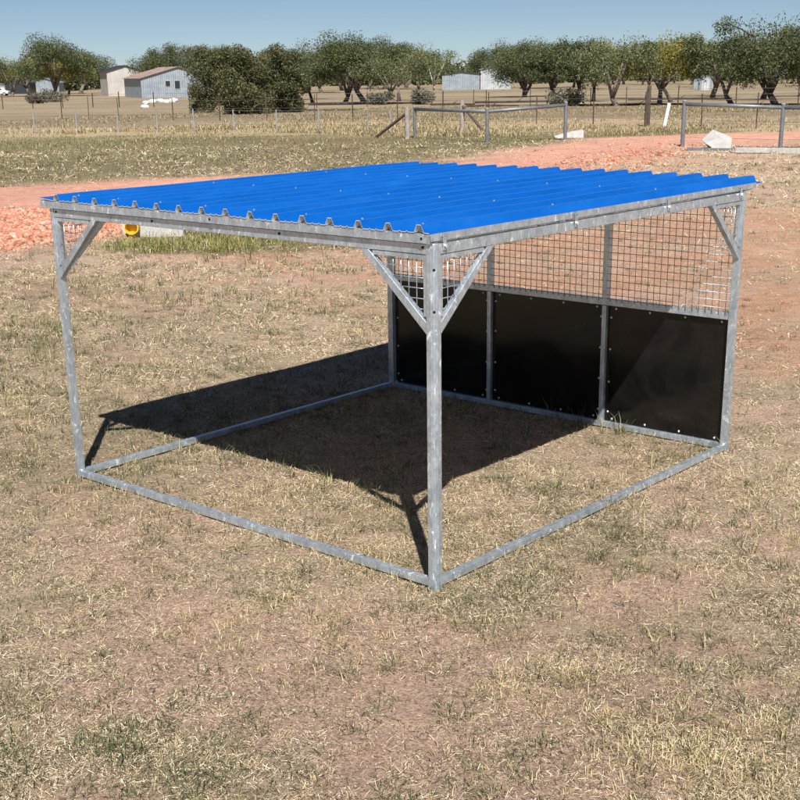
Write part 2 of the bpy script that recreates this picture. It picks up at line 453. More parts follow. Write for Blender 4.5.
def pick(cols, probs, n):
    cols = np.array(cols); k = RNG.choice(len(cols), n, p=probs)
    c = cols[k] * (1 + .28 * (RNG.random((n, 1)) - .5)); return np.clip(c, 0, 1)

# dry litter
N = 760000
x, y, d = scatter(N, 3.7, 48.)
road, soil, tall, verge, bare, green, _ = zones(x, y)
keep = RNG.random(N) < (1 - .97 * road) * (1 - .82 * soil) * (1 - .74 * bare) * (.12 + 1.3 * smooth(.3, .72, fbm(x, y, 2.6, 91, 4)))
x, y, d, bare_, soil_ = [q[keep] for q in (x, y, d, bare, soil)]
n = len(x); lod = np.clip(d / 6.5, 1, 9)
L = (.007 + .036 * RNG.random(n) ** 2.6) * lod ** .8; W = (.0014 + .0019 * RNG.random(n)) * lod
lc = pick([lin(246, 232, 200) * .92, lin(226, 206, 168) * .9, lin(196, 170, 140) * .88, lin(122, 106, 90) * .8, lin(56, 50, 44) * .8],
          [.20, .27, .20, .17, .16], n)
litter_mesh('dry_grass_litter', x, y, height(x, y), L, W, RNG.random(n) * 6.283, (RNG.random(n) ** 1.6) * .75, (RNG.random(n) - .5) * 1.5, lc, M['litter'])
tag(bpy.data.objects['dry_grass_litter'], 'short dead straw pieces lying flat over the bare brown paddock soil', 'dry litter')

# tufts: clusters
def tufts(name, label, cat, ncl, dmin, dmax, per, hmin, hmax, rad, prob, cols, probs, mat, wid=.003, tiltmax=.9, centers=None, lodk=1., spread=.46):
    if centers is None: cx, cy, d = scatter(ncl, dmin, dmax, spread)
    else:
        cx, cy = centers; d = np.hypot(cx - CAM[0], cy - CAM[1])
    k = RNG.random(len(cx)) < prob(cx, cy)
    cx, cy, d = cx[k], cy[k], d[k]
    size = .6 + .8 * RNG.random(len(cx))
    cnt = per
    X = np.repeat(cx, cnt); Y = np.repeat(cy, cnt); D = np.repeat(d, cnt); S = np.repeat(size, cnt)
    n = len(X); a_ = RNG.random(n) * 6.283; r = rad * S * np.sqrt(RNG.random(n)) * np.clip(D / 10, 1, 4) ** .7
    X = X + np.cos(a_) * r; Y = Y + np.sin(a_) * r
    lod = np.clip(D / 7., 1, 9) * lodk
    L = (hmin + (hmax - hmin) * RNG.random(n) ** 1.6) * S * lod ** .25
    W = wid * (.7 + .6 * RNG.random(n)) * np.maximum(lod * .75, 1)
    tl = .1 + tiltmax * RNG.random(n); az = a_ + (RNG.random(n) - .5) * 1.6
    c = pick(cols, probs, n)
    ribbons(name, X, Y, height(X, Y) - .004, L, W, tl, az, .2 + .9 * RNG.random(n), c, mat)
    tag(bpy.data.objects[name], label, cat)

GC = [lin(86, 100, 64) * .75, lin(116, 124, 86) * .8, lin(156, 152, 112) * .85, lin(58, 68, 50) * .75]
DC = [lin(236, 216, 168) * .88, lin(210, 184, 134) * .85, lin(176, 150, 108) * .85, lin(140, 132, 90) * .85]
def z_(i):
    return lambda x, y: zones(x, y)[i]
x, y, d = scatter(330000, 3.7, 14.)
road, soil, tall, verge, bare, green, _ = zones(x, y)
keep = RNG.random(len(x)) < (1 - .8 * soil) * (1 - .45 * bare) * (.15 + 1.1 * smooth(.3, .7, fbm(x, y, 5.1, 191, 3)))
x, y, d = x[keep], y[keep], d[keep]; n = len(x)
lc = pick([lin(246, 236, 210) * .92, lin(226, 206, 178) * .9, lin(110, 96, 84) * .8, lin(48, 43, 40) * .8, lin(176, 160, 140) * .85], [.24, .22, .18, .20, .16], n)
litter_mesh('chaff_litter', x, y, height(x, y), .004 + .016 * RNG.random(n) ** 2, .0013 + .0016 * RNG.random(n), RNG.random(n) * 6.283, (RNG.random(n) ** 2) * .7, (RNG.random(n) - .5) * 1.4, lc, M['litter'])
tag(bpy.data.objects['chaff_litter'], 'fine broken chaff and dark crumbs covering the nearest soil', 'dry litter')
tufts('green_grass_tufts', 'small dusty green grass tufts scattered through the dry paddock', 'grass', 12000, 3.7, 45, 26, .015, .08, .042,
      lambda x, y: (1 - zones(x, y)[0]) * (1 - .45 * zones(x, y)[1]) * np.clip(zones(x, y)[5] * 1.0 + .21, 0, 1), GC, [.33, .3, .25, .12], M['blade'], .0028, 1.4)
tufts('dry_grass_tufts', 'straw coloured dead grass tufts standing among the litter', 'dry grass', 12000, 3.7, 55, 10, .015, .06, .04,
      lambda x, y: (1 - zones(x, y)[0]) * (1 - .9 * zones(x, y)[1]) * (.2 + .8 * smooth(.45, .6, fbm(x, y, .9, 123, 3))), DC, [.3, .3, .22, .18], M['blade'], .0026, 1.25)
tufts('matted_dry_grass', 'matted clumps of pale bent dead grass', 'dry grass', 5600, 3.7, 30, 30, .02, .075, .07,
      lambda x, y: (1 - zones(x, y)[0]) * (1 - zones(x, y)[1]) * smooth(.52, .66, fbm(x, y, 1.1, 611, 3)), [lin(238, 220, 172) * .9, lin(216, 196, 146) * .88, lin(186, 168, 124) * .85, lin(132, 132, 92) * .8], [.35, .3, .2, .15], M['blade'], .0024, 1.45)
# long grass strip by the drain
k = 2300
tx = RNG.uniform(-10.2, -4.2, k); ty = RNG.uniform(6.8, 12.4, k)
tufts('long_drain_grass', 'long yellow green grass growing beside the concrete drain headwall', 'long grass', k, 0, 0, 9, .05, .23, .07,
      lambda x, y: zones(x, y)[2] * (.25 + .9 * smooth(.35, .6, fbm(x, y, 1.2, 77, 3))), [lin(176, 170, 104) * .8, lin(150, 150, 84) * .8, lin(112, 124, 66) * .8, lin(206, 190, 130) * .85], [.3, .3, .25, .15], M['blade'], .006, .6, centers=(tx, ty), lodk=.6)
# roadside grass behind the road up to the fence
k = 52000
tx = RNG.uniform(-46, -12, k); ty = RNG.uniform(4, 50, k)
tufts('roadside_grass', 'olive green grass behind the pink gravel drive', 'grass', k, 0, 0, 5, .02, .075, .14,
      lambda x, y: np.clip(zones(x, y)[3] * (.08 + .8 * smooth(.42, .62, fbm(x, y, .28, 66, 4))) + .12 * (x < -20), 0, 1) * (1 - zones(x, y)[0]),
      [lin(132, 136, 90) * .8, lin(160, 154, 112) * .85, lin(184, 170, 130) * .82, lin(112, 120, 78) * .8], [.30, .3, .22, .18], M['blade'], .005, .8, centers=(tx, ty), lodk=.55)
k = 30000
tx = RNG.uniform(-75, -16, k); ty = RNG.uniform(8, 90, k)
tufts('paddock_grass', 'sparse dry tussocks dotted over the brown far paddock', 'dry grass', k, 0, 0, 5, .03, .13, .16,
      lambda x, y: (1 - zones(x, y)[0]) * smooth(.38, .62, fbm(x, y, .16, 161, 4)) * .9 * (x < -19),
      [lin(204, 184, 146) * .85, lin(176, 160, 122) * .85, lin(148, 142, 104) * .8, lin(124, 122, 88) * .8], [.35, .3, .2, .15], M['blade'], .006, 1.0, centers=(tx, ty), lodk=.8)
# dry yellow grass along the wire fence
k = 13000
t_ = RNG.random(k); tx = -72 + t_ * 56 + RNG.normal(0, 1.5, k); ty = np.interp(tx, [-72, -60, -44, -35, -27, -16], [20, 26, 32.5, 38, 37, 43]) + RNG.uniform(-2, 8, k)
tufts('fence_line_grass', 'dry yellow grass standing along the wire fence', 'dry grass', k, 0, 0, 5, .05, .18, .16,
      lambda x, y: (1 - zones(x, y)[0]) * (.08 + .9 * smooth(.45, .62, fbm(x, y, .3, 61, 4))), [lin(214, 196, 156) * .82, lin(186, 170, 132) * .8, lin(150, 144, 108) * .8], [.35, .35, .3], M['blade'], .006, .7, centers=(tx, ty), lodk=.75)
# straw and grass caught along the base rails
rx_, ry_ = [], []
for (ax, ay), (bx, by) in [((0, 0), (3, 0)), ((3, 0), (3, 3.11)), ((3, 3.11), (0, 3.11)), ((0, 3.11), (0, 0))]:
    t1 = RNG.random(150); q = RNG.choice([-1, 1], 150) * (.028 + np.abs(RNG.normal(0, .022, 150)))
    inx, iny = (-(by - ay) / 3, (bx - ax) / 3)
    rx_ += list(ax + (bx - ax) * t1 + inx * (.025 + q)); ry_ += list(ay + (by - ay) * t1 + iny * (.025 + q))
tufts('rail_side_grass', 'short straw and grass caught against the steel base rails', 'grass', 0, 0, 0, 8, .02, .075, .022, lambda x, y: .35 + .65 * smooth(.4, .6, fbm(x, y, 1.7, 401, 3)),
      DC + GC[:2], [.26, .24, .16, .12, .1, .12], M['blade'], .0028, 1.1, centers=(np.array(rx_), np.array(ry_)))
# taller weeds in and around the shelter
wx, wy = [], []
for cx, cy, sx, sy, q in [(.25, .85, .25, .1, 7), (1.0, .95, .5, .08, 16), (1.75, 1.0, .25, .12, 8), (1.8, 2.6, .14, .3, 16), (2.2, 3.0, .28, .04, 18), (.5, .35, .3, .2, 6),
                          (2.6, 2.0, .3, .4, 10), (-1.7, .75, .4, .35, 50), (-2.9, 1.6, .6, .5, 80), (-4.2, 2.5, .6, .4, 60), (-4.3, 4.9, 1.2, .5, 90), (-5.4, 7.2, 1.2, .5, 60), (3.5, 1.6, .35, .3, 24), (4.3, .7, .5, .6, 20), (4.9, 1.6, .5, .8, 22), (3.9, 3.2, .4, .6, 8)]:
    wx += list(RNG.normal(cx, sx, q)); wy += list(RNG.normal(cy, sy, q))
tufts('shelter_weeds', 'taller green weeds sprouting around the steel base rails', 'weeds', 0, 0, 0, 9, .05, .19, .03, lambda x, y: np.ones(len(x)),
      GC + [lin(206, 196, 146) * .85], [.24, .26, .27, .05, .18], M['blade'], .0034, .8, centers=(np.array(wx), np.array(wy)))

# stones on the drive
def stones(name, label, x, y, size):
    n = len(x)
    ico = []
    p = (1 + 5 ** .5) / 2
    for a_ in (-1, 1):
        for b_ in (-p, p): ico += [(0, a_, b_), (a_, b_, 0), (b_, 0, a_)]
    ico = np.array(ico, float); ico /= np.linalg.norm(ico[0])
    fs = []
    for i in range(12):
        for j in range(i + 1, 12):
            for l in range(j + 1, 12):
                if all(np.linalg.norm(ico[a_] - ico[b_]) < 1.1 for a_, b_ in ((i, j), (j, l), (i, l))):
                    nn = np.cross(ico[j] - ico[i], ico[l] - ico[i])
                    fs.append((i, j, l) if nn @ ico[i] > 0 else (i, l, j))
    fs = np.array(fs)
    sc3 = size[:, None] * np.stack([.7 + .6 * RNG.random(n), .7 + .6 * RNG.random(n), .45 + .4 * RNG.random(n)], -1)
    V = ico[None] * sc3[:, None] * (1 + .35 * (RNG.random((n, 12, 1)) - .5))
    a_ = RNG.random(n) * 6.283; ca, sa = np.cos(a_)[:, None], np.sin(a_)[:, None]
    V = np.stack([V[..., 0] * ca - V[..., 1] * sa, V[..., 0] * sa + V[..., 1] * ca, V[..., 2]], -1)
    V += np.stack([x, y, height(x, y) + size * .18], -1)[:, None]
    Fs = (fs[None] + (np.arange(n) * 12)[:, None, None]).reshape(-1, 3)
    c = pick([lin(216, 150, 124) * .78, lin(226, 168, 142) * .78, lin(198, 132, 106) * .75, lin(214, 184, 166) * .8], [.35, .3, .25, .1], n)
    o = np_mesh(name, V.reshape(-1, 3), [Fs], M['stone'], np.repeat(c, 12, 0), kind='stuff')
    return tag(o, label, 'stones')
k = 26000
x = RNG.uniform(-17, -9.8, k); y = RNG.uniform(1.0, 10.2, k)
kp = (sdf([(-16.5, 1), (-10.2, 1.5), (-10.15, 7.5), (-10.6, 9.6), (-13, 10.2), (-15.5, 9)], x, y) + RNG.normal(0, .25, k)) > 0
stones('road_rubble', 'loose salmon pink rocks heaped beside the drain', x[kp], y[kp], .016 + .05 * RNG.random(kp.sum()) ** 2.2)
k = 1500
ty = RNG.uniform(13, 35, k); ex = np.interp(ty, [13, 15, 21.3, 25.5, 31, 34.5], [-10, -9.9, -10.7, -12, -13, -13.4])
tx = ex - RNG.normal(.3, 1.1, k)
stones('road_edge_stones', 'pink stones strewn along the near edge of the gravel drive', tx, ty, .018 + .06 * RNG.random(k) ** 3)
k = 2500
x = RNG.uniform(-8, 4, k); y = RNG.uniform(5.5, 18, k)
stones('paddock_pebbles', 'small clods and pebbles on the bare pink soil behind the shelter', x, y, .006 + .018 * RNG.random(k) ** 2)

# ------------------------------------------------------------------ the shelter
W_, L_ = 3.0, 3.1136
HT = 1.684
SH = empty('animal_shelter', (1.5, 1.557, 0), 'open galvanised steel animal shelter with ribbed blue roof and black lower rear wall', 'shelter')
G = M['galv']
# corner posts with a chamfered outer edge
def post(cx, cy, sx, sy):
    """outer corner at cx,cy; sx,sy point inwards"""
    s, c = .05, .015
    g_ = .0055
    prof = [(c + g_, 0), (s, 0), (s, s), (0, s), (0, c + g_), (g_, c + g_), (g_ * .75, c - g_ * .2), (c - g_ * .2, g_ * .75), (c + g_, g_)]
    mb = MB(); mb.extrude(prof, (cx, cy, -.02), (sx, 0, 0), (0, sy, 0), (0, 0, 1), HT - .001 + .02)
    o = mb.build('post', G, SH, .0022)
    # bolt holes on the chamfer face
    nrm = Vector((-sx, -sy, 0)).normalized(); p0 = Vector((cx + sx * (c + g_ * .55) / 2, cy + sy * (c + g_ * .55) / 2, 0))
    for z in (1.565, 1.372):
        h = MB(); h.tube([p0 + Vector((0, 0, z)) - nrm * .002, p0 + Vector((0, 0, z)) + nrm * .0008], .0068, 12)
        h.build('bolt_hole', M['hole'], o)
    # weld plates at the foot
    return o
post(0, 0, 1, 1); post(W_, 0, -1, 1); post(W_, L_, -1, -1); post(0, L_, 1, -1)
# base rails 38 mm square, sitting on the grass
t = .038; e = .006
def rail(name, a, b, z0, z1, d0, d1):
    """a,b corner points; the rail runs between posts, d0..d1 inset from the outer face"""
    mb = MB(); a = Vector((*a, 0)); b = Vector((*b, 0)); u = (b - a).normalized(); nn = Vector((-u.y, u.x, 0))
    Ln = (b - a).length
    mb.extrude([(d0, z0), (d1, z0), (d1, z1), (d0, z1)], a + u * .0505, nn, (0, 0, 1), u, Ln - .101)
    return mb.build(name, G, SH, .003)
sides = [((0, 0), (W_, 0)), ((W_, 0), (W_, L_)), ((W_, L_), (0, L_)), ((0, L_), (0, 0))]
for a_, b_ in sides:
    ro = rail('base_rail', a_, b_, -.004, .035, e, e + t)
    rail('top_rail', a_, b_, HT - .052, HT - .004, .004, .046)
    # bright weld dabs where the rail meets the posts
    A3 = Vector((*a_, 0)); B3 = Vector((*b_, 0)); u = (B3 - A3).normalized(); nn = Vector((-u.y, u.x, 0))
    for P_, sg in ((A3, 1), (B3, -1)):
        w = MB(); q = P_ + u * sg * .058 + nn * .020 + Vector((0, 0, .039))
        w.tube([q - nn * .012, q, q + nn * .012], [.004, .0075, .004], 8)
        w.build('weld_bead', M['bolt'], ro, smooth_=True)
# corner gussets
def gusset(O, U, Nn):
    O = Vector((*O, 0)); U = Vector((*U, 0)); Nn = Vector((*Nn, 0)); Z = Vector((0, 0, 1))
    P = lambda u, z, d: O + U * u + Nn * d + Z * z
    mb = MB()
    # sloping box brace: outer (lower) edge from the post at z 1.255 to the rail at u 0.47
    zt = HT - .0525
    lo = [(.051, 1.262), (.462, zt), (.408, zt), (.051, 1.318)]
    pts = [P(u, z, .003) for u, z in lo] + [P(u, z, .036) for u, z in lo]
    mb.poly(pts, [(0, 1, 2, 3), (7, 6, 5, 4), (0, 4, 5, 1), (1, 5, 6, 2), (2, 6, 7, 3), (3, 7, 4, 0)])
    br = mb.build('corner_brace', G, SH, .0022)
    fr = MB()
    def bx(u0, u1, z0, z1, d0, d1):
        p = [P(u, z, d) for d in (d0, d1) for u, z in ((u0, z0), (u1, z0), (u1, z1), (u0, z1))]
        fr.poly(p, [(0, 1, 2, 3), (7, 6, 5, 4), (0, 4, 5, 1), (1, 5, 6, 2), (2, 6, 7, 3), (3, 7, 4, 0)])
    bx(.0512, .072, 1.345, zt - .001, .008, .034)
    bx(.0725, .385, zt - .024, zt - .001, .008, .034)
    fr.build('brace_frame', G, br, .0015)
    wm = MB(); r = .0021
    for i in range(1, 8):
        u = .072 + i * .048
        zl = 1.318 + (u - .051) * (zt - 1.318) / (.408 - .051) - .008
        if zl < zt - .03: wm.tube([P(u, zl, .018), P(u, zt - .015, .018)], r, 6)
    for i in range(1, 8):
        z = zt - .015 - i * .048
        ur = .051 + (z - 1.318) * (.408 - .051) / (zt - 1.318) + .006
        if ur > .085: wm.tube([P(.062, z, .0222), P(ur, z, .0222)], r, 6)
    wm.build('wire_infill', G, br, smooth_=True)
gusset((0, 0), (1, 0), (0, 1)); gusset((W_, 0), (-1, 0), (0, 1))
gusset((W_, 0), (0, 1), (-1, 0)); gusset((W_, L_), (0, -1), (-1, 0))
gusset((0, 0), (0, 1), (1, 0)); gusset((0, L_), (0, -1), (1, 0))
# rear wall: two studs, a mid rail, black lower sheets and welded wire above
st = [1.008, 2.01]; sw = .034
zr0, zr1 = .868, .914
edges = [.051, st[0], st[1], W_ - .051]
for sx in st:
    mb = MB(); mb.box((sx - sw / 2, L_ - .046, .036), (sx + sw / 2, L_ - .014, zr0 - .001)); mb.build('stud', G, SH, .002)
    mb = MB(); mb.box((sx - .022, L_ - .046, zr1 + .001), (sx + .022, L_ - .012, HT - .053)); mb.build('stud', G, SH, .002)
mb = MB(); mb.box((.0512, L_ - .044, zr0), (W_ - .0512, L_ - .008, zr1)); mb.build('mid_rail', G, SH, .0025)
for i in range(3):
    x0 = edges[i] + (sw / 2 * .2 if i else -.002); x1 = edges[i + 1] - (sw / 2 * .2 if i < 2 else -.002)
    mb = MB(); mb.box((x0, L_ - .0128, .028), (x1, L_ - .0096, zr0 + .012))
    pn = mb.build('black_wall_sheet', M['black'], SH)
    i0 = edges[i] + (.017 if i else 0); i1 = edges[i + 1] - (.017 if i < 2 else 0)
    sp = []
    for k in range(4):
        f = (k + .5) / 4 + (.03 if k < 2 else -.03) * .4
        sp += [(i0 + .06 + (i1 - i0 - .12) * k / 3, zr0 - .022), (i0 + .06 + (i1 - i0 - .12) * (k / 3), .056)]
    for z in (.11, .33, .56, .79):
        sp.append((i0 + .024, z + random.uniform(-.01, .01)))
        if i < 2: sp.append((i1 - .024, z + random.uniform(-.01, .01)))
    for (rx, rz) in sp:
        q = Vector((rx, L_ - .0128, rz)); h = MB()
        h.tube([q, q - Vector((0, .003, 0)), q - Vector((0, .0055, 0))], [.0085, .0072, .003], 10)
        h.build('rivet', M['bolt'], pn, smooth_=True)
    # welded wire, 48 mm squares
    j0 = edges[i] + (.022 if i else 0); j1 = edges[i + 1] - (.022 if i < 2 else 0)
    wm = MB(); r = .0024; zb, zt = zr1 - .016, HT - .045
    nn_ = int((j1 - j0) / .0485)
    for k in range(nn_ + 1):
        u = j0 + (j1 - j0) * (k + .5) / (nn_ + 1)
        pts = [(u + random.uniform(-.0012, .0012), L_ - .0472, zb), (u, L_ - .0472, (zb + zt) / 2), (u + random.uniform(-.0012, .0012), L_ - .0472, zt)]
        wm.tube(pts, r, 6)
    k = 0; z = zr1 + .03
    while z < HT - .056:
        wm.tube([(j0 - .006, L_ - .0515, z), ((j0 + j1) / 2, L_ - .0515, z + random.uniform(-.001, .001)), (j1 + .006, L_ - .0515, z)], r, 6); z += .0485
    wm.build('wire_mesh_panel', M['galv_wire'], SH, smooth_=True)
# purlins across the top
def cee(y0, x0, x1, w=.045, h=.042, z=HT):
    mb = MB(); tk = .003; z += .0005
    prof = [(0, 0), (w, 0), (w, tk), (tk, tk), (tk, h - tk), (w, h - tk), (w, h), (0, h)]
    mb.extrude(prof, (x0, y0, z), (0, 1, 0), (0, 0, 1), (1, 0, 0), x1 - x0)
    return mb.build('purlin', G, SH)
cee(-.014, -.050, W_ - .014); cee(1.03, .01, W_ - .01); cee(2.07, .01, W_ - .01); cee(L_ - .02, .01, W_ - .01)
RZ = HT + .0445
# blue ribbed sheets: five sheets of cover, drawn as one ribbed skin
P0, RP = 2.926, .187
prof = []
hx = -.058
xs_ = []
ribs_x = sorted(P0 - RP * k for k in range(16))
pr = [(hx, 0.)]
for rx in ribs_x:
    pr += [(rx - .030, 0), (rx - .0125, .035), (rx + .0125, .035), (rx + .030, 0)]
    a0 = rx + .030; a1 = rx + RP - .030
    if rx < ribs_x[-1] - .01:
        for q in (.33, .67):
            cxx = a0 + (a1 - a0) * q
            pr += [(cxx - .007, 0), (cxx - .003, .0042), (cxx + .003, .0042), (cxx + .007, 0)]
pr = [p_ for p_ in pr if p_[0] >= hx - 1e-6]
pr = [(hx, .012)] + [p_ for p_ in pr if p_[0] > hx + .001] + [(2.986, 0), (2.988, -.010)]
y0r, y1r = -.019, L_ + .20
th = .003
mb = MB(); n = len(pr)
ysl = np.linspace(y0r, y1r, 18)
for j, yy in enumerate(ysl):
    # a slight sag and oil-canning so highlights are not ruler straight
    for (px_, pz_) in pr:
        wob = .0012 * math.sin(yy * 3.1 + px_ * 2.3) + (.0016 * math.sin(px_ * 9 + j * .9))
        mb.v.append((px_, yy, RZ + pz_ + th + wob))
for j, yy in enumerate(ysl):
    for (px_, pz_) in pr:
        wob = .0012 * math.sin(yy * 3.1 + px_ * 2.3) + (.0016 * math.sin(px_ * 9 + j * .9))
        mb.v.append((px_, yy, RZ + pz_ + wob))
nj = len(ysl); O2 = n * nj
for j in range(nj - 1):
    for i in range(n - 1):
        a_ = j * n + i
        mb.f.append([a_, a_ + 1, a_ + n + 1, a_ + n]); mb.mi.append(0)
        mb.f.append([O2 + a_, O2 + a_ + n, O2 + a_ + n + 1, O2 + a_ + 1]); mb.mi.append(1)
for i in range(n - 1):
    mb.f.append([i, O2 + i, O2 + i + 1, i + 1]); mb.mi.append(1)
    q = (nj - 1) * n + i
    mb.f.append([q, q + 1, O2 + q + 1, O2 + q]); mb.mi.append(1)
for j in range(nj - 1):
    q = j * n; mb.f.append([q, q + n, O2 + q + n, O2 + q]); mb.mi.append(1)
    q = j * n + n - 1; mb.f.append([q, O2 + q, O2 + q + n, q + n]); mb.mi.append(1)
roof = mb.build('roof_sheet', [M['blue'], M['sheet_under']], SH)
roof['label'] = 'bright blue ribbed metal roof'
for yy in (.012, 1.05, 2.09, L_ + .0):
    for k in range(0, 16, 2):
        rx = P0 - RP * k
        if rx < 0: continue
        q = Vector((rx, yy, RZ + .0385)); h = MB()
        h.tube([q, q + Vector((0, 0, .003))], .0056, 10); h.tube([q + Vector((0, 0, .003)), q + Vector((0, 0, .007))], [.0045, .004], 6)
        h.build('roof_screw', M['galv_wire'], roof)
# edge angles under the sheet along both sides
def edge(x0, sgn):
    mb = MB(); tk = .003
    prof = [(0, 0), (sgn * tk, 0), (sgn * tk, -.030), (0, -.030)]
    mb.extrude([(0, 0), (-sgn * .025, 0), (-sgn * .025, -.0425), (-sgn * .022, -.0425), (-sgn * .022, -tk), (-sgn * tk, -tk), (-sgn * tk, -.033), (0, -.033)], (x0, -.011, RZ - .0012), (1, 0, 0), (0, 0, 1), (0, 1, 0), L_ + .011 + .13)
    return mb.build('edge_angle', G, SH)
ea = edge(W_ - .0085, 1); eb = edge(-.0585, -1)
# clips bolting the edge to the top rail
for (xx, sg) in ((W_ + .0005, 1), (-.0005, -1)):
    for yy in (.075, 1.16, 2.12, 3.02):
        c = MB(); c.box((min(xx, xx + sg * .004), yy - .011, HT - .032), (max(xx, xx + sg * .004), yy + .011, HT + .030))
        c.bar((xx + sg * .0045, yy, HT + .028), (xx - sg * .006, yy, HT + .032), .02, .004)
        cl = c.build('roof_clip', G, SH)
        h = MB(); h.tube([(xx + sg * .0042, yy, HT - .014), (xx + sg * .0125, yy, HT - .014)], .0095, 6); h.build('bolt', M['bolt'], cl)
# end brackets under the front strip and bolt heads in the front top rail
for xx in (.075, .98, 1.99, 2.93):
    h = MB(); h.tube([(xx, .0035, HT - .020), (xx, .0005, HT - .020)], .0065, 10); h.build('bolt_hole', M['hole'], SH)
for xx in (1.49, 2.94):
    c = MB(); c.box((xx - .013, -.0185, HT + .002), (xx + .013, -.0155, HT + .043))
    br = c.build('sheet_bracket', G, SH)
    h = MB(); h.tube([(xx, -.0186, HT + .022), (xx, -.0200, HT + .022)], .007, 10); h.build('bolt_hole', M['hole'], br)

# ------------------------------------------------------------------ concrete drain, slabs, pipes
def hz(x, y): return float(height(np.array([x]), np.array([y]))[0])
hwall = empty('drain_headwall', (-9.75, 8.42, hz(-9.75, 8.42)), 'low white concrete headwall half hidden in long grass at the rubble edge', 'headwall')
U = Vector((.757, .654, 0)); Nv = Vector((.62, -.72, 0)).normalized()
c = Vector((-9.75, 8.42, hwall.location.z)); mb = MB()
mb.extrude([(-.48, -.05), (.50, -.05), (.50, .27), (.30, .36), (-.48, .36)], c, U, (0, 0, 1), -Nv, .16)
mb.build('concrete_wall', M['pale_concrete'], hwall, .012)
q = c - U * .30 + Vector((0, 0, .17)); mb = MB()
mb.tube([q - Nv * .10, q + Nv * .16], .115, 28, cap=False); mb.tube([q + Nv * .16, q - Nv * .08], .098, 28, cap=False)
ring = MB(); 
n0 = len(mb.v)
pp = mb.build('yellow_pipe', M['yellow'], hwall, smooth_=True); pp['label'] = 'short yellow pipe poking out of the concrete'
mb = MB(); mb.tube([q + Nv * .010, q + Nv * .012], .0978, 28); mb.build('pipe_bore', M['yellow_in'], pp)
mb = MB()
for k in range(28):
    t0 = 2 * math.pi * k / 28; t1 = 2 * math.pi * (k + 1) / 28
    f = lambda r, t: q + Nv * .161 + (U * math.cos(t) + Vector((0, 0, 1)) * math.sin(t)) * r
    mb.poly([f(.0975, t0), f(.1155, t0), f(.1155, t1), f(.0975, t1)], [(0, 1, 2, 3)])
mb.build('pipe_rim', M['yellow'], pp)
# culvert block by the second gate
bx_, by_ = -12.75, 33.3; bz = hz(bx_, by_)
c = Vector((bx_, by_, bz)); mb = MB()
mb.poly([c + U * a_ + Nv * d_ + Vector((0, 0, z)) for a_, d_, z in
         [(-.42, -.3, .30), (-.10, -.35, -.05), (.36, -.3, -.05), (.40, -.3, .42), (-.10, -.3, .60), (-.42, .25, .20), (.0, .35, -.05), (.36, .35, -.05), (.38, .35, .36), (.02, .3, .40)]],
        [(0, 1, 2, 3, 4), (5, 9, 8, 7, 6), (0, 5, 6, 1), (1, 6, 7, 2), (2, 7, 8, 3), (3, 8, 9, 4), (4, 9, 5, 0)])
o = mb.build('concrete_block', M['pale_concrete'], None, .01); tag(o, 'broken pale concrete culvert block beside the right hand pipe rail', 'concrete block')
c = Vector((-21.2, 37.6, hz(-21.2, 37.6))); mb = MB()
mb.poly([c + U * a_ + Nv * d_ + Vector((0, 0, z)) for a_, d_, z in
         [(-.55, 0, -.05), (.55, 0, -.05), (.55, 0, .30), (.1, 0, .24), (-.55, 0, .08), (-.55, .3, -.05), (.55, .3, -.05), (.55, .25, .25), (.1, .25, .20), (-.55, .3, .05)]],
        [(0, 1, 2, 3, 4), (5, 9, 8, 7, 6), (0, 5, 6, 1), (1, 6, 7, 2), (2, 7, 8, 3), (3, 8, 9, 4), (4, 9, 5, 0)])
o = mb.build('concrete_block', M['pale_concrete'], None, .01); tag(o, 'low sloping concrete block at the foot of the left pipe rail', 'concrete block')
def flat_bar(name, a, b, w, h, mat, label, cat):
    a = Vector((*a, hz(*a) + h / 2)); b = Vector((*b, hz(*b) + h / 2)); mb = MB(); mb.bar(a, b, w, h)
    return tag(mb.build(name, mat, None, .006), label, cat)
flat_bar('steel_pipe', (-13.2, 32.2), (-10.0, 33.3), .09, .09, M['galv_pipe'], 'long dark steel pipe lying on the grass in front of the right rail', 'pipe')
flat_bar('concrete_slab', (-11.4, 31.9), (-9.2, 32.7), .34, .14, M['concrete'], 'flat grey concrete slab lying in the grass', 'slab')

# ------------------------------------------------------------------ pipe rails and fences
def pipe_rail(pts, label, h=1.12, r=.062, rise=None):
    x0, y0 = pts[0]
    t_ = empty('pipe_rail_fence', (x0, y0, hz(x0, y0)), label, 'rail fence', 'galvanised pipe rails at the drive entrance')
    hs = rise or [h] * len(pts)
    for (x_, y_), hh in zip(pts, hs):
        z = hz(x_, y_); mb = MB(); mb.tube([(x_, y_, z - .1), (x_, y_, z + hh + .05)], r * 1.05, 12); p = mb.build('post', M['galv_pipe'], t_, smooth_=False)
        mb = MB(); mb.tube([(x_, y_, z + hh + .05), (x_, y_, z + hh + .075), (x_, y_, z + hh + .09)], [r * 1.15, r * 1.1, r * .4], 12); mb.build('post_cap', M['light_post'], p)
    for i in range(len(pts) - 1):
        a_ = (*pts[i], hz(*pts[i]) + hs[i] - .04); b_ = (*pts[i + 1], hz(*pts[i + 1]) + hs[i + 1] - .04)
        mb = MB(); mb.tube([a_, b_], r * .98, 12); mb.build('rail', M['galv_pipe'], t_, smooth_=True)
        for q in (.25, .8):
            mb = MB()
            for z in (.3, .75):
                mb.tube([(*pts[i], hz(*pts[i]) + z), (*pts[i + 1], hz(*pts[i + 1]) + z)], .006, 4)
        mb.build('wire', M['fwire'], t_)
pipe_rail([(-26.4, 34.67), (-21.58, 32.96), (-20.17, 35.84)], 'bent galvanised pipe rail left of the gravel drive, ending at old timber posts', rise=[1.15, 1.12, 1.28])
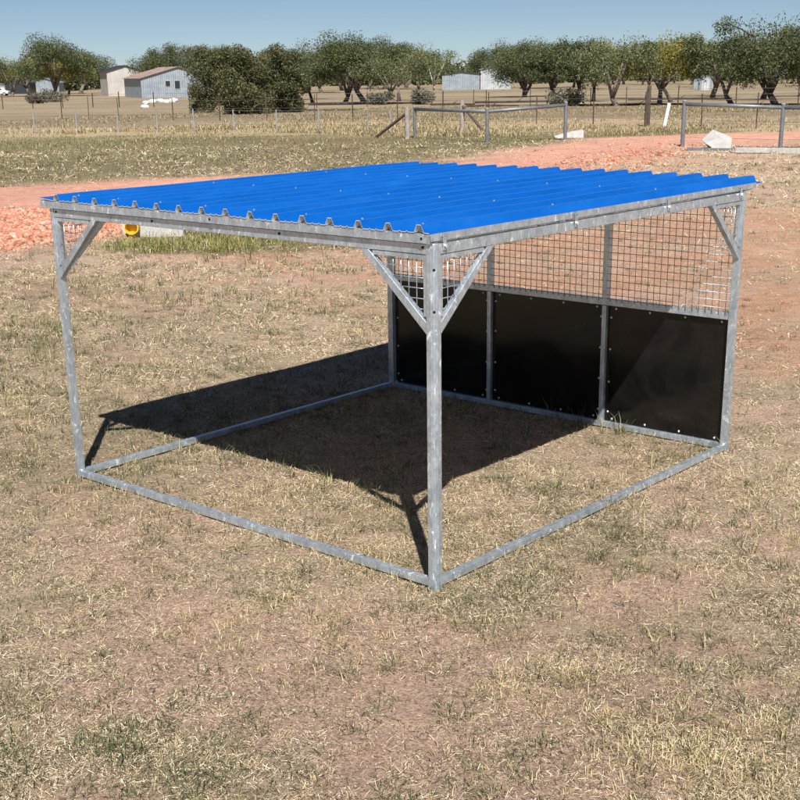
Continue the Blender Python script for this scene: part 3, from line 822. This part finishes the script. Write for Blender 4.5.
pipe_rail([(-13.95, 33.27), (-11.0, 34.11), (-8.05, 34.95)], 'galvanised pipe rail right of the gravel drive, above a concrete block', rise=[1.36, 1.30, 1.26])

def strainer(x_, y_, h, r, brace_to, label):
    z = hz(x_, y_); t_ = empty('strainer_post', (x_, y_, z), label, 'timber post')
    mb = MB(); mb.tube([(x_, y_, z - .1), (x_ + .01, y_, z + h * .5), (x_ + .02, y_, z + h)], [r * 1.05, r, r * .93], 12); mb.build('post', M['timber_grey'], t_)
    bx2, by2 = brace_to; mb = MB(); mb.tube([(x_, y_, z + h * .82), (bx2, by2, hz(bx2, by2) - .02)], .06, 8); mb.build('brace', M['timber_dark'], t_)
strainer(-26.35, 34.15, 1.2, .10, (-28.2, 34.3), 'thick grey timber strainer post braced on its left, beside the pipe rail')
strainer(-28.44, 40.25, 1.28, .10, (-26.47, 39.3), 'pale timber strainer post braced on its right, behind the pipe rail')

def wire_fence(name, pts, hgt, r, mat, label, wires, wr=.006, group=None, lean=.02, square=False):
    x0, y0 = pts[0]
    t_ = empty(name, (x0, y0, hz(x0, y0)), label, 'fence', group)
    tops = []
    for (x_, y_) in pts:
        z = hz(x_, y_); h = hgt * random.uniform(.93, 1.07); lx, ly = random.uniform(-lean, lean) * h, random.uniform(-lean, lean) * h
        mb = MB()
        if square:
            mb.bar((x_, y_, z - .1), (x_ + lx, y_ + ly, z + h), r * 2, r * 1.4)
        else:
            mb.tube([(x_, y_, z - .1), (x_ + lx, y_ + ly, z + h)], r, 6)
        mb.build('post', mat, t_)
    for wz in wires:
        mb = MB(); mb.tube([(x_, y_, hz(x_, y_) + wz) for x_, y_ in pts], wr, 4); mb.build('wire', M['fwire'], t_)
fA = [(-69.0, 48.0), (-64.6, 47.0), (-60.9, 46.6), (-56.3, 47.2), (-51.8, 47.0), (-47.8, 47.0), (-44.7, 47.7), (-41.7, 47.6), (-38.6, 47.7), (-36.1, 48.4), (-33.3, 48.6), (-30.5, 48.8), (-27.1, 48.6), (-23.9, 47.9), (-20.8, 47.4), (-18.0, 46.9), (-15.2, 46.5), (-12, 46.2)]
wire_fence('picket_wire_fence', fA, 1.38, .024, M['picket'], 'dark steel picket and wire fence across the brown paddock in front of the trees', (.3, .7, 1.15), square=True)
fB = [(-47.5, 29.4), (-46, 30.5), (-44.4, 31.7), (-42.9, 32.9), (-41.4, 34.0), (-40.1, 35.1), (-38.6, 36.2), (-36.6, 37.0), (-34.7, 37.8), (-31.8, 37.9), (-28.9, 36.1)]
wire_fence('light_wire_fence', fB, 1.0, .03, M['light_post'], 'short light grey posted wire fence standing in dry yellow grass', (.3, .6, .9))
fC = [(-133.4, 78.0), (-133.4, 84.4), (-131, 87.0), (-128.5, 89.5), (-126, 92.1), (-122, 93), (-118, 95), (-115, 98), (-112, 101), (-108, 103)]
wire_fence('yard_fence', fC, 1.7, .06, M['picket'], 'far dark post and wire yard fence left of the grey shed', (.5, 1.0, 1.5), .015)
fD = [(-85, 89), (-81, 92), (-74.0, 95.3), (-69.6, 94.4), (-65.5, 91.0), (-61.9, 92.8), (-58.2, 92.1), (-54, 90.4), (-50, 89.5), (-45, 89), (-40, 89), (-35, 89), (-31, 88)]
wire_fence('far_wire_fence', fD, 1.5, .04, M['picket'], 'thin post and wire fence running under the row of gum trees', (.5, .9, 1.3), .012)
# single posts
def lone(x_, y_, h, r, mat, label, lx=.0, ly=0.):
    z = hz(x_, y_); mb = MB(); mb.bar((x_, y_, z - .1), (x_ + lx, y_ + ly, z + h), r * 2, r * 2)
    o = mb.build('marker_post', mat, None, .01); return tag(o, label, 'post')
lone(-21.98, 46.2, 1.0, .07, M['white'], 'white painted post leaning right near the drive', .15, .13)
lone(-23.4, 47.3, 1.75, .07, M['timber_dark'], 'thick dark brown timber post in the picket fence line')

# ------------------------------------------------------------------ trees
LEAFC = [lin(96, 108, 72), lin(118, 124, 86), lin(74, 86, 58), lin(144, 144, 104)]
def leaf_cloud(centers, radii, n, size, cols, probs, rng, droop=.0, flat=.75):
    k = rng.integers(0, len(centers), n)
    C = np.array(centers)[k]; R = np.array(radii)[k][:, None]
    v = rng.normal(0, 1, (n, 3)); v /= np.linalg.norm(v, axis=1)[:, None]
    rr = rng.random((n, 1)) ** .45
    P = C + v * rr * R * np.array([1, 1, flat])
    P[:, 2] -= droop * rng.random(n) * R[:, 0]
    a_ = rng.normal(0, 1, (n, 3)); a_[:, 2] -= droop * 1.2; a_ /= np.linalg.norm(a_, axis=1)[:, None]
    b_ = np.cross(a_, rng.normal(0, 1, (n, 3))); b_ /= np.linalg.norm(b_, axis=1)[:, None]
    s = size * (.55 + .9 * rng.random((n, 1)))
    V = np.stack([P - a_ * s, P + b_ * s * .34, P + a_ * s, P - b_ * s * .34], 1).reshape(-1, 3)
    cc = np.array(cols)[rng.choice(len(cols), n, p=probs)] * (.85 + .3 * rng.random((n, 1)))
    ii = np.arange(n) * 4
    return V, np.stack([ii, ii + 1, ii + 2, ii + 3], -1), np.repeat(cc, 4, 0)

def make_tree(name, label, cat, loc, seed, h=6., spread=3., trunk_r=.16, forks=3, lean=.1, nleaf=3500, leaf=.13, bark='bark', cols=LEAFC, probs=(.3, .3, .2, .2), low=.30, group=None, droop=.5, clr=.85):
    h *= 1.18; spread *= 1.2; nleaf = int(nleaf * 2.1); leaf *= .74; low *= .88
    rng = np.random.default_rng(seed); rnd = random.Random(seed)
    z = hz(*loc); root = empty(name, (loc[0], loc[1], z), label, cat, group)
    mb = MB(); cen = []; rad = []
    fork_h = h * low * rnd.uniform(.35, .7)
    l0 = Vector((rnd.uniform(-lean, lean) * h, rnd.uniform(-lean, lean) * h, fork_h))
    mb.tube([(0, 0, -.1), (l0.x * .4, l0.y * .4, fork_h * .45), tuple(l0)], [trunk_r * 1.35, trunk_r, trunk_r * .85], 10)
    for i in range(forks):
        a_ = 2 * math.pi * (i + rnd.uniform(-.2, .2)) / forks + seed
        out = spread * rnd.uniform(.35, .65); top = h * rnd.uniform(.62, .85)
        p1 = l0 + Vector((math.cos(a_) * out * .45, math.sin(a_) * out * .45, (top - fork_h) * .42))
        p2 = l0 + Vector((math.cos(a_) * out, math.sin(a_) * out, (top - fork_h) * .95))
        mb.tube([tuple(l0), tuple((l0 + p1) / 2 + Vector((rnd.uniform(-.1, .1), rnd.uniform(-.1, .1), .05))), tuple(p1), tuple(p2)], [trunk_r * .75, trunk_r * .6, trunk_r * .45, trunk_r * .15], 7)
        cen.append(tuple(p2)); rad.append(spread * rnd.uniform(.28, .42))
        for j in range(4):
            b_ = a_ + rnd.uniform(-1.5, 1.5); st_ = p1.lerp(p2, rnd.uniform(0, .8))
            en = st_ + Vector((math.cos(b_), math.sin(b_), rnd.uniform(-.1, .55))) * spread * rnd.uniform(.3, .6)
            en.z = max(en.z, h * low)
            mb.tube([tuple(st_), tuple((st_ + en) / 2 + Vector((0, 0, .12))), tuple(en)], [trunk_r * .3, trunk_r * .2, trunk_r * .07], 5)
            cen.append(tuple(en)); rad.append(spread * rnd.uniform(.18, .34))
    mb.v = [(v[0] + loc[0], v[1] + loc[1], v[2] + z) for v in mb.v]
    mb.build('trunk', M[bark], root, smooth_=True)
    V, F_, C_ = leaf_cloud(cen, rad, nleaf, leaf, cols, probs, rng, droop)
    V[:, 2] = np.maximum(V[:, 2], .1)
    np_mesh('crown', V, [F_], M['leaf'], C_, root)
    return root

def make_bush(label, loc, seed, w, h, n, cols, probs, group=None):
    rng = np.random.default_rng(seed); rnd = random.Random(seed); z = hz(*loc)
    root = empty('bushy_tree', (loc[0], loc[1], z), label, 'tree', group)
    cen, rad = [], []
    mb = MB()
    for i in range(44):
        zz = rnd.uniform(.06, .86) * h; ww = w / 2 * (1 - .62 * max(0, zz / h - .35)) * (.80 if zz < .15 * h else 1)
        a_ = rnd.uniform(0, 6.283); rr = ww * rnd.uniform(.35, .82)
        p = (math.cos(a_) * rr, math.sin(a_) * rr, zz); cen.append(p); rad.append(w * rnd.uniform(.11, .19))
        if i % 3 == 0: mb.tube([(loc[0], loc[1], z - .1), (loc[0] + p[0] * .4, loc[1] + p[1] * .4, z + p[2] * .5), (loc[0] + p[0], loc[1] + p[1], z + p[2])], [.12, .07, .02], 6)
    for q in (.15, .4, .65): cen.append((0, 0, h * q)); rad.append(w * .30)
    mb.build('trunk', M['bark_dark'], root, smooth_=True)
    V, F_, C_ = leaf_cloud(cen, rad, n, .10, cols, probs, rng, .25, 1.0); V[:, 2] = np.maximum(V[:, 2], .03)
    np_mesh('crown', V, [F_], M['leaf'], C_, root)
    return root

BC = [lin(88, 92, 62), lin(108, 108, 74), lin(66, 70, 48), lin(128, 124, 86)]
gb = 'dense bushy trees left of centre'
make_bush('dense olive bushy tree, leftmost and widest of the three beside the shed', (-75.5, 66.9), 3, 4.9, 5.6, 20000, BC, [.35, .25, .25, .15], gb)
make_bush('dense bushy tree in the middle of the three beside the shed', (-65.3, 61.2), 5, 5.0, 5.0, 20000, BC, [.3, .3, .25, .15], gb)
make_bush('narrower bushy tree, rightmost of the three beside the shed', (-66.0, 66.3), 8, 4.0, 5.4, 17000, BC, [.3, .25, .3, .15], gb)

GR = 'gum trees along the far paddock'
YC = [lin(120, 124, 66), lin(150, 142, 70), lin(94, 104, 60), lin(172, 154, 76)]
DK = [lin(76, 88, 58), lin(98, 106, 70), lin(56, 66, 46), lin(124, 126, 86)]
T = [  # label, loc, seed, kwargs
 ('gum tree with a thick dark leafy crown just right of the bushy trees', (-100.3, 109.3), 21, dict(h=7.6, spread=5.0, trunk_r=.28, low=.25, nleaf=7000, leaf=.17, cols=DK)),
 ('gum tree with a straight dark trunk, second right of the bushy trees', (-97.0, 109.3), 22, dict(h=7.0, spread=4.4, trunk_r=.30, low=.30, nleaf=6500, leaf=.17, cols=DK)),
 ('sprawling many stemmed gum with leaning pale limbs above the timber brace', (-93.0, 108.0), 23, dict(h=6.2, spread=4.2, trunk_r=.16, low=.28, forks=5, lean=.1, nleaf=3800, leaf=.15, bark='bark')),
 ('thin pale trunked gum leaning in front of the far shed', (-98.0, 123.0), 24, dict(h=6.0, spread=2.6, trunk_r=.16, low=.5, forks=3, lean=.12, nleaf=1600, leaf=.15, bark='bark_pale')),
 ('distant gum with a forked trunk right of the far shed', (-102.0, 148.0), 25, dict(h=7.4, spread=4.4, trunk_r=.24, low=.42, nleaf=3800, leaf=.18)),
 ('dark spreading gum, left one of the pair behind the pipe rail end', (-63.2, 99.0), 26, dict(h=6.0, spread=2.4, trunk_r=.20, low=.42, forks=3, lean=.1, nleaf=4500, leaf=.15, bark='bark_dark', cols=DK)),
 ('dark spreading gum, right one of the pair behind the pipe rail end', (-60.8, 98.0), 27, dict(h=5.8, spread=2.6, trunk_r=.20, low=.40, forks=3, lean=.1, nleaf=4500, leaf=.15, bark='bark_dark', cols=DK)),
 ('grey green gum with a stout trunk and low hanging leaves', (-51.8, 90.9), 28, dict(h=5.6, spread=3.6, trunk_r=.22, low=.26, forks=4, nleaf=5200, leaf=.14)),
 ('yellow green leaved gum in the middle of the right hand row', (-50.4, 95.6), 29, dict(h=5.6, spread=3.6, trunk_r=.20, low=.38, forks=4, nleaf=4800, leaf=.15, cols=YC)),
 ('slender gum with a bent pale stem beside the yellow green gum', (-60.8, 116.2), 30, dict(h=6.4, spread=3.6, trunk_r=.18, low=.42, forks=2, lean=.15, nleaf=3000, leaf=.16, bark='bark')),
 ('gum with twin pale trunks forking from the ground', (-43.3, 94.9), 31, dict(h=5.8, spread=3.4, trunk_r=.20, low=.34, forks=2, nleaf=4200, leaf=.15, bark='bark')),
 ('wide dark gum with many spreading limbs near the right edge', (-39.3, 94.4), 32, dict(h=6.0, spread=4.4, trunk_r=.26, low=.36, forks=5, nleaf=6500, leaf=.15, bark='bark_dark', cols=DK)),
 ('small far gum with a thick trunk behind the right hand row', (-69.4, 141.5), 33, dict(h=6.6, spread=4.2, trunk_r=.26, low=.3, nleaf=3600, leaf=.18)),
 ('gum at the far right edge with a thin dark trunk', (-35.6, 95.2), 34, dict(h=6.2, spread=3.6, trunk_r=.16, low=.5, forks=3, nleaf=4500, leaf=.15, cols=DK)),
 ('tall lone gum on the far left in front of the white vehicle', (-300.0, 203.0), 35, dict(h=10.5, spread=6.5, trunk_r=.40, low=.45, nleaf=4200, leaf=.38, bark='bark_dark')),
 ('second distant gum on the far left, thin trunked', (-330.0, 232.0), 36, dict(h=10.5, spread=6.5, trunk_r=.40, low=.45, nleaf=4200, leaf=.38, bark='bark_dark')),
]
TR = []
for lb, loc, sd, kw in T:
    TR.append(make_tree('gum_tree', lb, 'tree', loc, sd, group=GR, **kw))

def copy_tree(root, loc, rz, s, label, group):
    r_ = root.copy(); COL.objects.link(r_); r_.location = (loc[0], loc[1], hz(*loc)); r_.rotation_euler = (0, 0, rz); r_.scale = (s, s, s)
    r_['label'] = label; r_['group'] = group
    for ch in root.children:
        c_ = ch.copy(); COL.objects.link(c_); c_.parent = r_
    return r_
# a back row of trees, too far to tell apart
rr = random.Random(4)
BACK = 'distant trees closing the view'
cam2 = Vector((CAM[0], CAM[1]))
def ray_dir(px):
    # ground heading for an image column of the 800 pixel photograph
    f = 1259.17; a_ = math.atan2(px - 400, f * 1.0)
    fw = Vector((-.657, .754)); rt = Vector((.754, .657))
    return (fw * math.cos(a_) + rt * math.sin(a_)).normalized()
k = 0
for px in range(-120, 960, 19):
    if 120 < px < 180 or 440 < px < 500: continue
    D = rr.uniform(250, 340); dv = ray_dir(px + rr.uniform(-8, 8)); p = cam2 + dv * D
    src = TR[rr.choice([0, 1, 7, 8, 11, 13])]
    copy_tree(src, (p.x, p.y), rr.uniform(0, 6.28), rr.uniform(1.15, 1.65), 'one of the distant grey green trees merging along the skyline', BACK)
for px, D in ((322, 160), (405, 170), (524, 185), (590, 150), (640, 165), (703, 175), (752, 150), (786, 170), (300, 190)):
    dv = ray_dir(px); p = cam2 + dv * D
    copy_tree(TR[rr.choice([0, 1, 5, 7, 11, 13])], (p.x, p.y), rr.uniform(0, 6.28), rr.uniform(.9, 1.15), 'one of the distant grey green trees merging along the skyline', BACK)
# a low far-off wood behind everything
x = []; cen = []; rad = []
for px in range(-200, 1040, 7):
    D = rr.uniform(380, 460); p = cam2 + ray_dir(px) * D; hh = rr.uniform(3.0, 7.0)
    cen.append((p.x, p.y, -1 + hh * .5)); rad.append(hh * rr.uniform(.65, .9))
V, F_, C_ = leaf_cloud(cen, rad, 60000, .75, DK, [.3, .3, .2, .2], np.random.default_rng(3), .1, .8)
V[:, 2] = np.maximum(V[:, 2], -1.0)
o = np_mesh('distant_wood', V, [F_], M['leaf'], C_, None, kind='stuff'); tag(o, 'low dark belt of woodland along the horizon', 'woodland')

# fallen timber under the trees
def log(a, b, r, label):
    a3 = Vector((*a, hz(*a) + r * .6)); b3 = Vector((*b, hz(*b) + r * .6)); mb = MB()
    m_ = (a3 + b3) / 2 + Vector((0, 0, r * .3)); mb.tube([a3, m_, b3], [r, r * .8, r * .45], 8)
    d_ = (b3 - a3).normalized()
    mb.tube([m_, m_ + d_ * r * 4 + Vector((.2, -.2, r * 3.2))], [r * .35, r * .12], 6)
    tag(mb.build('fallen_log', M['bark_dark'], None, smooth_=True), label, 'log', 'fallen logs under the trees')
log((-79.5, 100.0), (-76.0, 103.0), 0.13, 'fallen log below the distant corrugated shed')
log((-66.5, 89.3), (-63.0, 92.6), 0.12, 'fallen log behind the left pipe rail')
log((-101.0, 104.0), (-91.0, 112.0), 0.17, 'long fallen log at the foot of the dark gums')
log((-73.5, 69.3), (-66.2, 74.8), .10, 'thin dead branch on the ground in front of the rightmost bushy tree')
log((-56.5, 92.5), (-48.5, 99.0), 0.11, 'long fallen branch beneath the yellow green gum')
log((-73.0, 128.0), (-64.0, 136.0), 0.14, 'far fallen trunk behind the right hand row of gums')
log((-44.5, 92.0), (-37.0, 97.0), 0.08, 'fallen branch beneath the wide dark gum')
log((-83.0, 112.0), (-76.0, 118.5), 0.14, 'fallen trunk midway between the pale gum and the far shed')

# ------------------------------------------------------------------ sheds
def shed(name, loc, rz, w, d, eave, ridge, wallm, sidem, roofm, label, windows=(), group=None):
    z = hz(*loc); t_ = empty(name, (loc[0], loc[1], z), label, 'shed', group, rz)
    R_ = lambda mb: mb
    def part(nm, mb, m_, par=t_, **k):
        off = wpos(par)
        mb.v = [(v[0] + off.x, v[1] + off.y, v[2] + off.z) for v in mb.v] if par is t_ else mb.v
        return mb.build(nm, m_, par, **k)
    mb = MB()
    mb.poly([(0, 0, -.1), (w, 0, -.1), (w, 0, eave), (w / 2, 0, ridge), (0, 0, eave), (0, d, -.1), (w, d, -.1), (w, d, eave), (w / 2, d, ridge), (0, d, eave)],
            [(0, 1, 2, 3, 4), (9, 8, 7, 6, 5)], 0)
    mb.poly([(0, 0, -.1), (0, d, -.1), (0, d, eave), (0, 0, eave), (w, 0, -.1), (w, 0, eave), (w, d, eave), (w, d, -.1)], [(0, 1, 2, 3), (4, 5, 6, 7)], 1)
    part('wall', mb, [wallm, sidem])
    mb = MB(); ov = .35; tk = .06; sl = (ridge - eave) / (w / 2)
    mb.poly([(-ov, -ov, eave - sl * ov + .02), (w / 2, -ov, ridge + .02), (w + ov, -ov, eave - sl * ov + .02), (w + ov, -ov, eave - sl * ov + tk + .02), (w / 2, -ov, ridge + tk + .02), (-ov, -ov, eave - sl * ov + tk + .02),
             (-ov, d + ov, eave - sl * ov + .02), (w / 2, d + ov, ridge + .02), (w + ov, d + ov, eave - sl * ov + .02), (w + ov, d + ov, eave - sl * ov + tk + .02), (w / 2, d + ov, ridge + tk + .02), (-ov, d + ov, eave - sl * ov + tk + .02)],
            [(0, 1, 4, 5), (1, 2, 3, 4), (6, 11, 10, 7), (7, 10, 9, 8), (5, 4, 10, 11), (4, 3, 9, 10), (0, 6, 7, 1), (1, 7, 8, 2), (0, 5, 11, 6), (2, 8, 9, 3)])
    part('roof', mb, roofm)
    for (x0, x1, z0, z1) in windows:
        mb = MB(); mb.box((x0, -.06, z0), (x1, -.004, z1)); wn = part('window', mb, M['white'])
        mb = MB(); mb.box((x0 + .04, -.075, z0 + .04), (x1 - .04, -.062, z1 - .04))
        mb.v = [(v[0] + t_.location.x, v[1] + t_.location.y, v[2] + t_.location.z) for v in mb.v]
        gp_ = mb.build('pane', M['glass'], wn)
    return t_
s1 = shed('corrugated_shed', (-175.2, 138.2), math.atan2(.893, .45), 13.0, 15.0, 3.25, 5.0, M['grey_wall'], M['grey_wall_y'], M['rust_roof'],
     'grey corrugated shed with rusty red roof at the left, beside the bushy trees', windows=[(4.2, 5.1, 1.8, 2.8), (5.8, 6.8, 1.4, 2.8)])
s2 = shed('white_shed', (-203.0, 152.0), math.atan2(.893, .45), 7.0, 8.0, 4.6, 5.6, M['shed_cream'], M['shed_cream'], M['dark_roof'],
     'tall white walled shed behind the rusty roofed shed')
s3 = shed('corrugated_shed', (-164.4, 206.8), math.atan2(.62, .78), 7.7, 6.0, 3.1, 3.5, M['grey_wall'], M['grey_wall_y'], M['dark_roof'],
     'distant low grey corrugated shed with a dark roof, seen over the left pipe rail')
s4 = shed('corrugated_shed', (-158.2, 211.6), math.atan2(.62, .78), 6.2, 6.0, 3.9, 4.6, M['pale_wall'], M['pale_wall'], M['pale_wall'],
     'distant taller pale corrugated shed, right hand of the joined pair')
def far_shed(px, D, w, d, eave, ridge, rz, wm, rm, label, nm='far_shed'):
    p = cam2 + ray_dir(px) * D; return shed(nm, (p.x, p.y), rz, w, d, eave, ridge, wm, wm, rm, label)
far_shed(30, 330, 6, 5, 2.5, 3.2, .7, M['glass'], M['dark_roof'], 'dark carport shed behind the lone gum on the far left', 'carport')
far_shed(2, 350, 9, 7, 2.4, 3.4, .7, M['pale_wall'], M['pale_wall'], 'low pale roofed shed at the far left edge')
far_shed(52, 360, 8, 6, 2.4, 3.6, .75, M['grey_wall'], M['grey_wall'], 'small grey far shed between the two left gums')
far_shed(685, 240, 3.4, 3, 2.0, 2.4, .4, M['grey_wall'], M['dark_roof'], 'tiny grey shed beside the silver tank')
#far_shed(545, 330, 9, 6, 2.2, 3.0, .5, M['pale_wall'], M['grey_wall'], 'far pale shed glimpsed between the trunks behind the gate')
#far_shed(745, 330, 10, 6, 2.4, 3.2, .5, M['grey_wall'], M['dark_roof'], 'far grey shed glimpsed beneath the right hand gums')

def tank(px, D, r, h, mat, label):
    p = cam2 + ray_dir(px) * D; z = hz(p.x, p.y); t_ = empty('water_tank', (p.x, p.y, z), label, 'tank')
    mb = MB(); pts = []; rads = []
    nr = 12
    for i in range(nr * 2 + 1):
        pts.append((p.x, p.y, z + h * i / (nr * 2))); rads.append(r * (1.0 + (.015 if i % 2 else 0)))
    mb.tube(pts, rads, 24); mb.build('tank_body', mat, t_)
    mb = MB(); mb.tube([(p.x, p.y, z + h), (p.x, p.y, z + h + .08), (p.x, p.y, z + h + .3)], [r * 1.03, r * 1.0, r * .15], 24); mb.build('tank_lid', mat, t_)
tank(695, 226, 1.0, 2.1, M['pale_wall'], 'silver round water tank under the right hand gums')
tank(792, 215, .8, 1.6, M['green_tank'], 'dark green round tank near the far right edge')

# white ute parked far left
def ute(px, D, label):
    p = cam2 + ray_dir(px) * D; z = hz(p.x, p.y); t_ = empty('parked_ute', (p.x, p.y, z), label, 'ute', None)
    L0 = Vector((p.x, p.y, z)); u = Vector((.757, .654, 0)); nn = Vector((-.654, .757, 0))
    P = lambda a, b, c: L0 + u * a + nn * b + Vector((0, 0, c))
    mb = MB(); side = [(-2.4, .45), (2.4, .45), (2.45, .95), (1.5, 1.1), (.75, 1.75), (-.5, 1.78), (-.75, 1.15), (-2.4, 1.15)]
    n = len(side); mb.poly([P(a, -.88, c) for a, c in side] + [P(a, .88, c) for a, c in side], [tuple(range(n)), tuple(range(2 * n - 1, n - 1, -1))] + [(i, n + i, n + (i + 1) % n, (i + 1) % n) for i in range(n)])
    mb.build('body', M['white'], t_, .05)
    mb = MB(); win = [(-.42, 1.2), (1.2, 1.2), (.70, 1.66), (-.40, 1.68)]
    mb.poly([P(a, -.9, c) for a, c in win] + [P(a, -.87, c) for a, c in win], [(0, 1, 2, 3), (7, 6, 5, 4), (0, 4, 5, 1), (1, 5, 6, 2), (2, 6, 7, 3), (3, 7, 4, 0)]); mb.build('window', M['glass'], t_)
    for a in (-1.5, 1.55):
        for s_ in (-1, 1):
            mb = MB(); mb.tube([P(a, s_ * .92, .37), P(a, s_ * .70, .37)], .37, 18); wh = mb.build('wheel', M['hole'], t_)
            mb = MB(); mb.tube([P(a, s_ * .925, .37), P(a, s_ * .93, .37)], .2, 12); mb.build('rim', M['bolt'], wh)
ute(23, 300, 'white ute parked in front of the dark carport on the far left')

# white boulders in front of the grey shed, and a heap of scrub
for k, (x_, y_, s_) in enumerate([(-133.9, 106.4, .45), (-138.0, 110.8, .55), (-142.3, 115.6, .5), (-139.5, 115.7, .6), (-113.5, 90.1, .4), (-137.0, 112.5, .45)]):
    mb = MB(); z = hz(x_, y_); rnd = random.Random(k)
    bm = bmesh.new(); bmesh.ops.create_icosphere(bm, subdivisions=2, radius=s_)
    for v in bm.verts: v.co = Vector((v.co.x * 1.4, v.co.y, v.co.z * .7)) * rnd.uniform(.85, 1.12)
    me = bpy.data.meshes.new('white_boulder'); bm.to_mesh(me); bm.free(); me.materials.append(M['white'])
    o = bpy.data.objects.new('white_boulder', me); COL.objects.link(o); o.location = (x_, y_, z + s_ * .3)
    tag(o, 'one of the white boulders lying on the grass in front of the grey shed', 'boulder', 'white boulders by the shed')
def scrub(loc, seed, w, h, label):
    rng = np.random.default_rng(seed); z = hz(*loc); root = empty('scrub_bush', (loc[0], loc[1], z), label, 'bush')
    cen = [(rng.normal(0, w * .25), rng.normal(0, w * .25), h * rng.uniform(.2, .6)) for _ in range(9)]; rad = [h * .45] * 9
    V, F_, C_ = leaf_cloud(cen, rad, 1800, .16, [lin(118, 118, 100) * .8, lin(150, 144, 124) * .8, lin(84, 88, 72) * .8], [.4, .3, .3], rng, .1, .8)
    V[:, 2] = np.maximum(V[:, 2], .02); np_mesh('foliage', V, [F_], M['leaf'], C_, root)
    mb = MB()
    for q in range(7):
        c_ = cen[q]; mb.tube([(loc[0], loc[1], z), (loc[0] + c_[0], loc[1] + c_[1], z + c_[2] + h * .3)], [.05, .015], 5)
    mb.build('stem', M['bark_pale'], root)
scrub((-165.2, 113.2), 51, 4.0, 2.4, 'greyish scrub bush behind the yard fence, left of the rusty shed')
scrub((-158.0, 106.0), 52, 3.0, 1.6, 'small pale scrub bush in front of the greyish one behind the yard fence')
scrub((-90.5, 104.5), 53, 2.4, 1.6, 'low regrowth bush beside the many stemmed gum')
scrub((-86.0, 106.5), 54, 2.2, 1.8, 'low green regrowth bush near the pale leaning gum')
scrub((-57.5, 92.0), 55, 2.4, 1.9, 'grey low bush left of the stout trunked gum')

# ------------------------------------------------------------------ camera, light, world
cd = bpy.data.cameras.new('camera'); cam = bpy.data.objects.new('camera', cd); COL.objects.link(cam)
fw = Vector((-0.62329438, 0.71477375, -0.31717915)); rt = Vector((0.75677405, 0.65351733, -0.01442711)); up = Vector((-0.19696995, 0.24902528, 0.9482559))
R = Matrix((rt, up, -fw)).transposed().to_4x4()
cam.matrix_world = Matrix.Translation(Vector(CAM)) @ R
cd.sensor_width = 36; cd.lens = 36 * 1259.1708 / 800; cd.shift_y = 94.2587 / 800
cd.clip_start = .05; cd.clip_end = 6000
sc.camera = cam

sd = Vector((1.10, -1.045, 1.722)).normalized()      # towards the sun
elev = math.asin(sd.z); azi = math.atan2(sd.x, sd.y)
sun = bpy.data.lights.new('sun', 'SUN'); sun.energy = 5.0; sun.angle = math.radians(.5); sun.color = (1, .955, .89)
so = bpy.data.objects.new('sun', sun); COL.objects.link(so); so.rotation_euler = sd.to_track_quat('Z', 'Y').to_euler(); so.location = (20, -20, 30)
w = bpy.data.worlds.new('World'); sc.world = w; w.use_nodes = True; nt = w.node_tree; nt.nodes.clear()
sky = nt.nodes.new('ShaderNodeTexSky'); sky.sky_type = 'NISHITA'; sky.sun_disc = False; sky.sun_elevation = elev; sky.sun_rotation = azi
sky.air_density = .55; sky.dust_density = .05; sky.ozone_density = 3.0
bg = nt.nodes.new('ShaderNodeBackground'); bg.inputs[1].default_value = .05
ow = nt.nodes.new('ShaderNodeOutputWorld'); nt.links.new(sky.outputs[0], bg.inputs[0]); nt.links.new(bg.outputs[0], ow.inputs[0])
sc.view_settings.view_transform = 'Standard'; sc.view_settings.look = 'None'; sc.view_settings.gamma = 1; sc.view_settings.exposure = .45
sc.view_settings.use_curve_mapping = False
sc.cycles.max_bounces = 6; sc.cycles.diffuse_bounces = 3; sc.cycles.glossy_bounces = 3
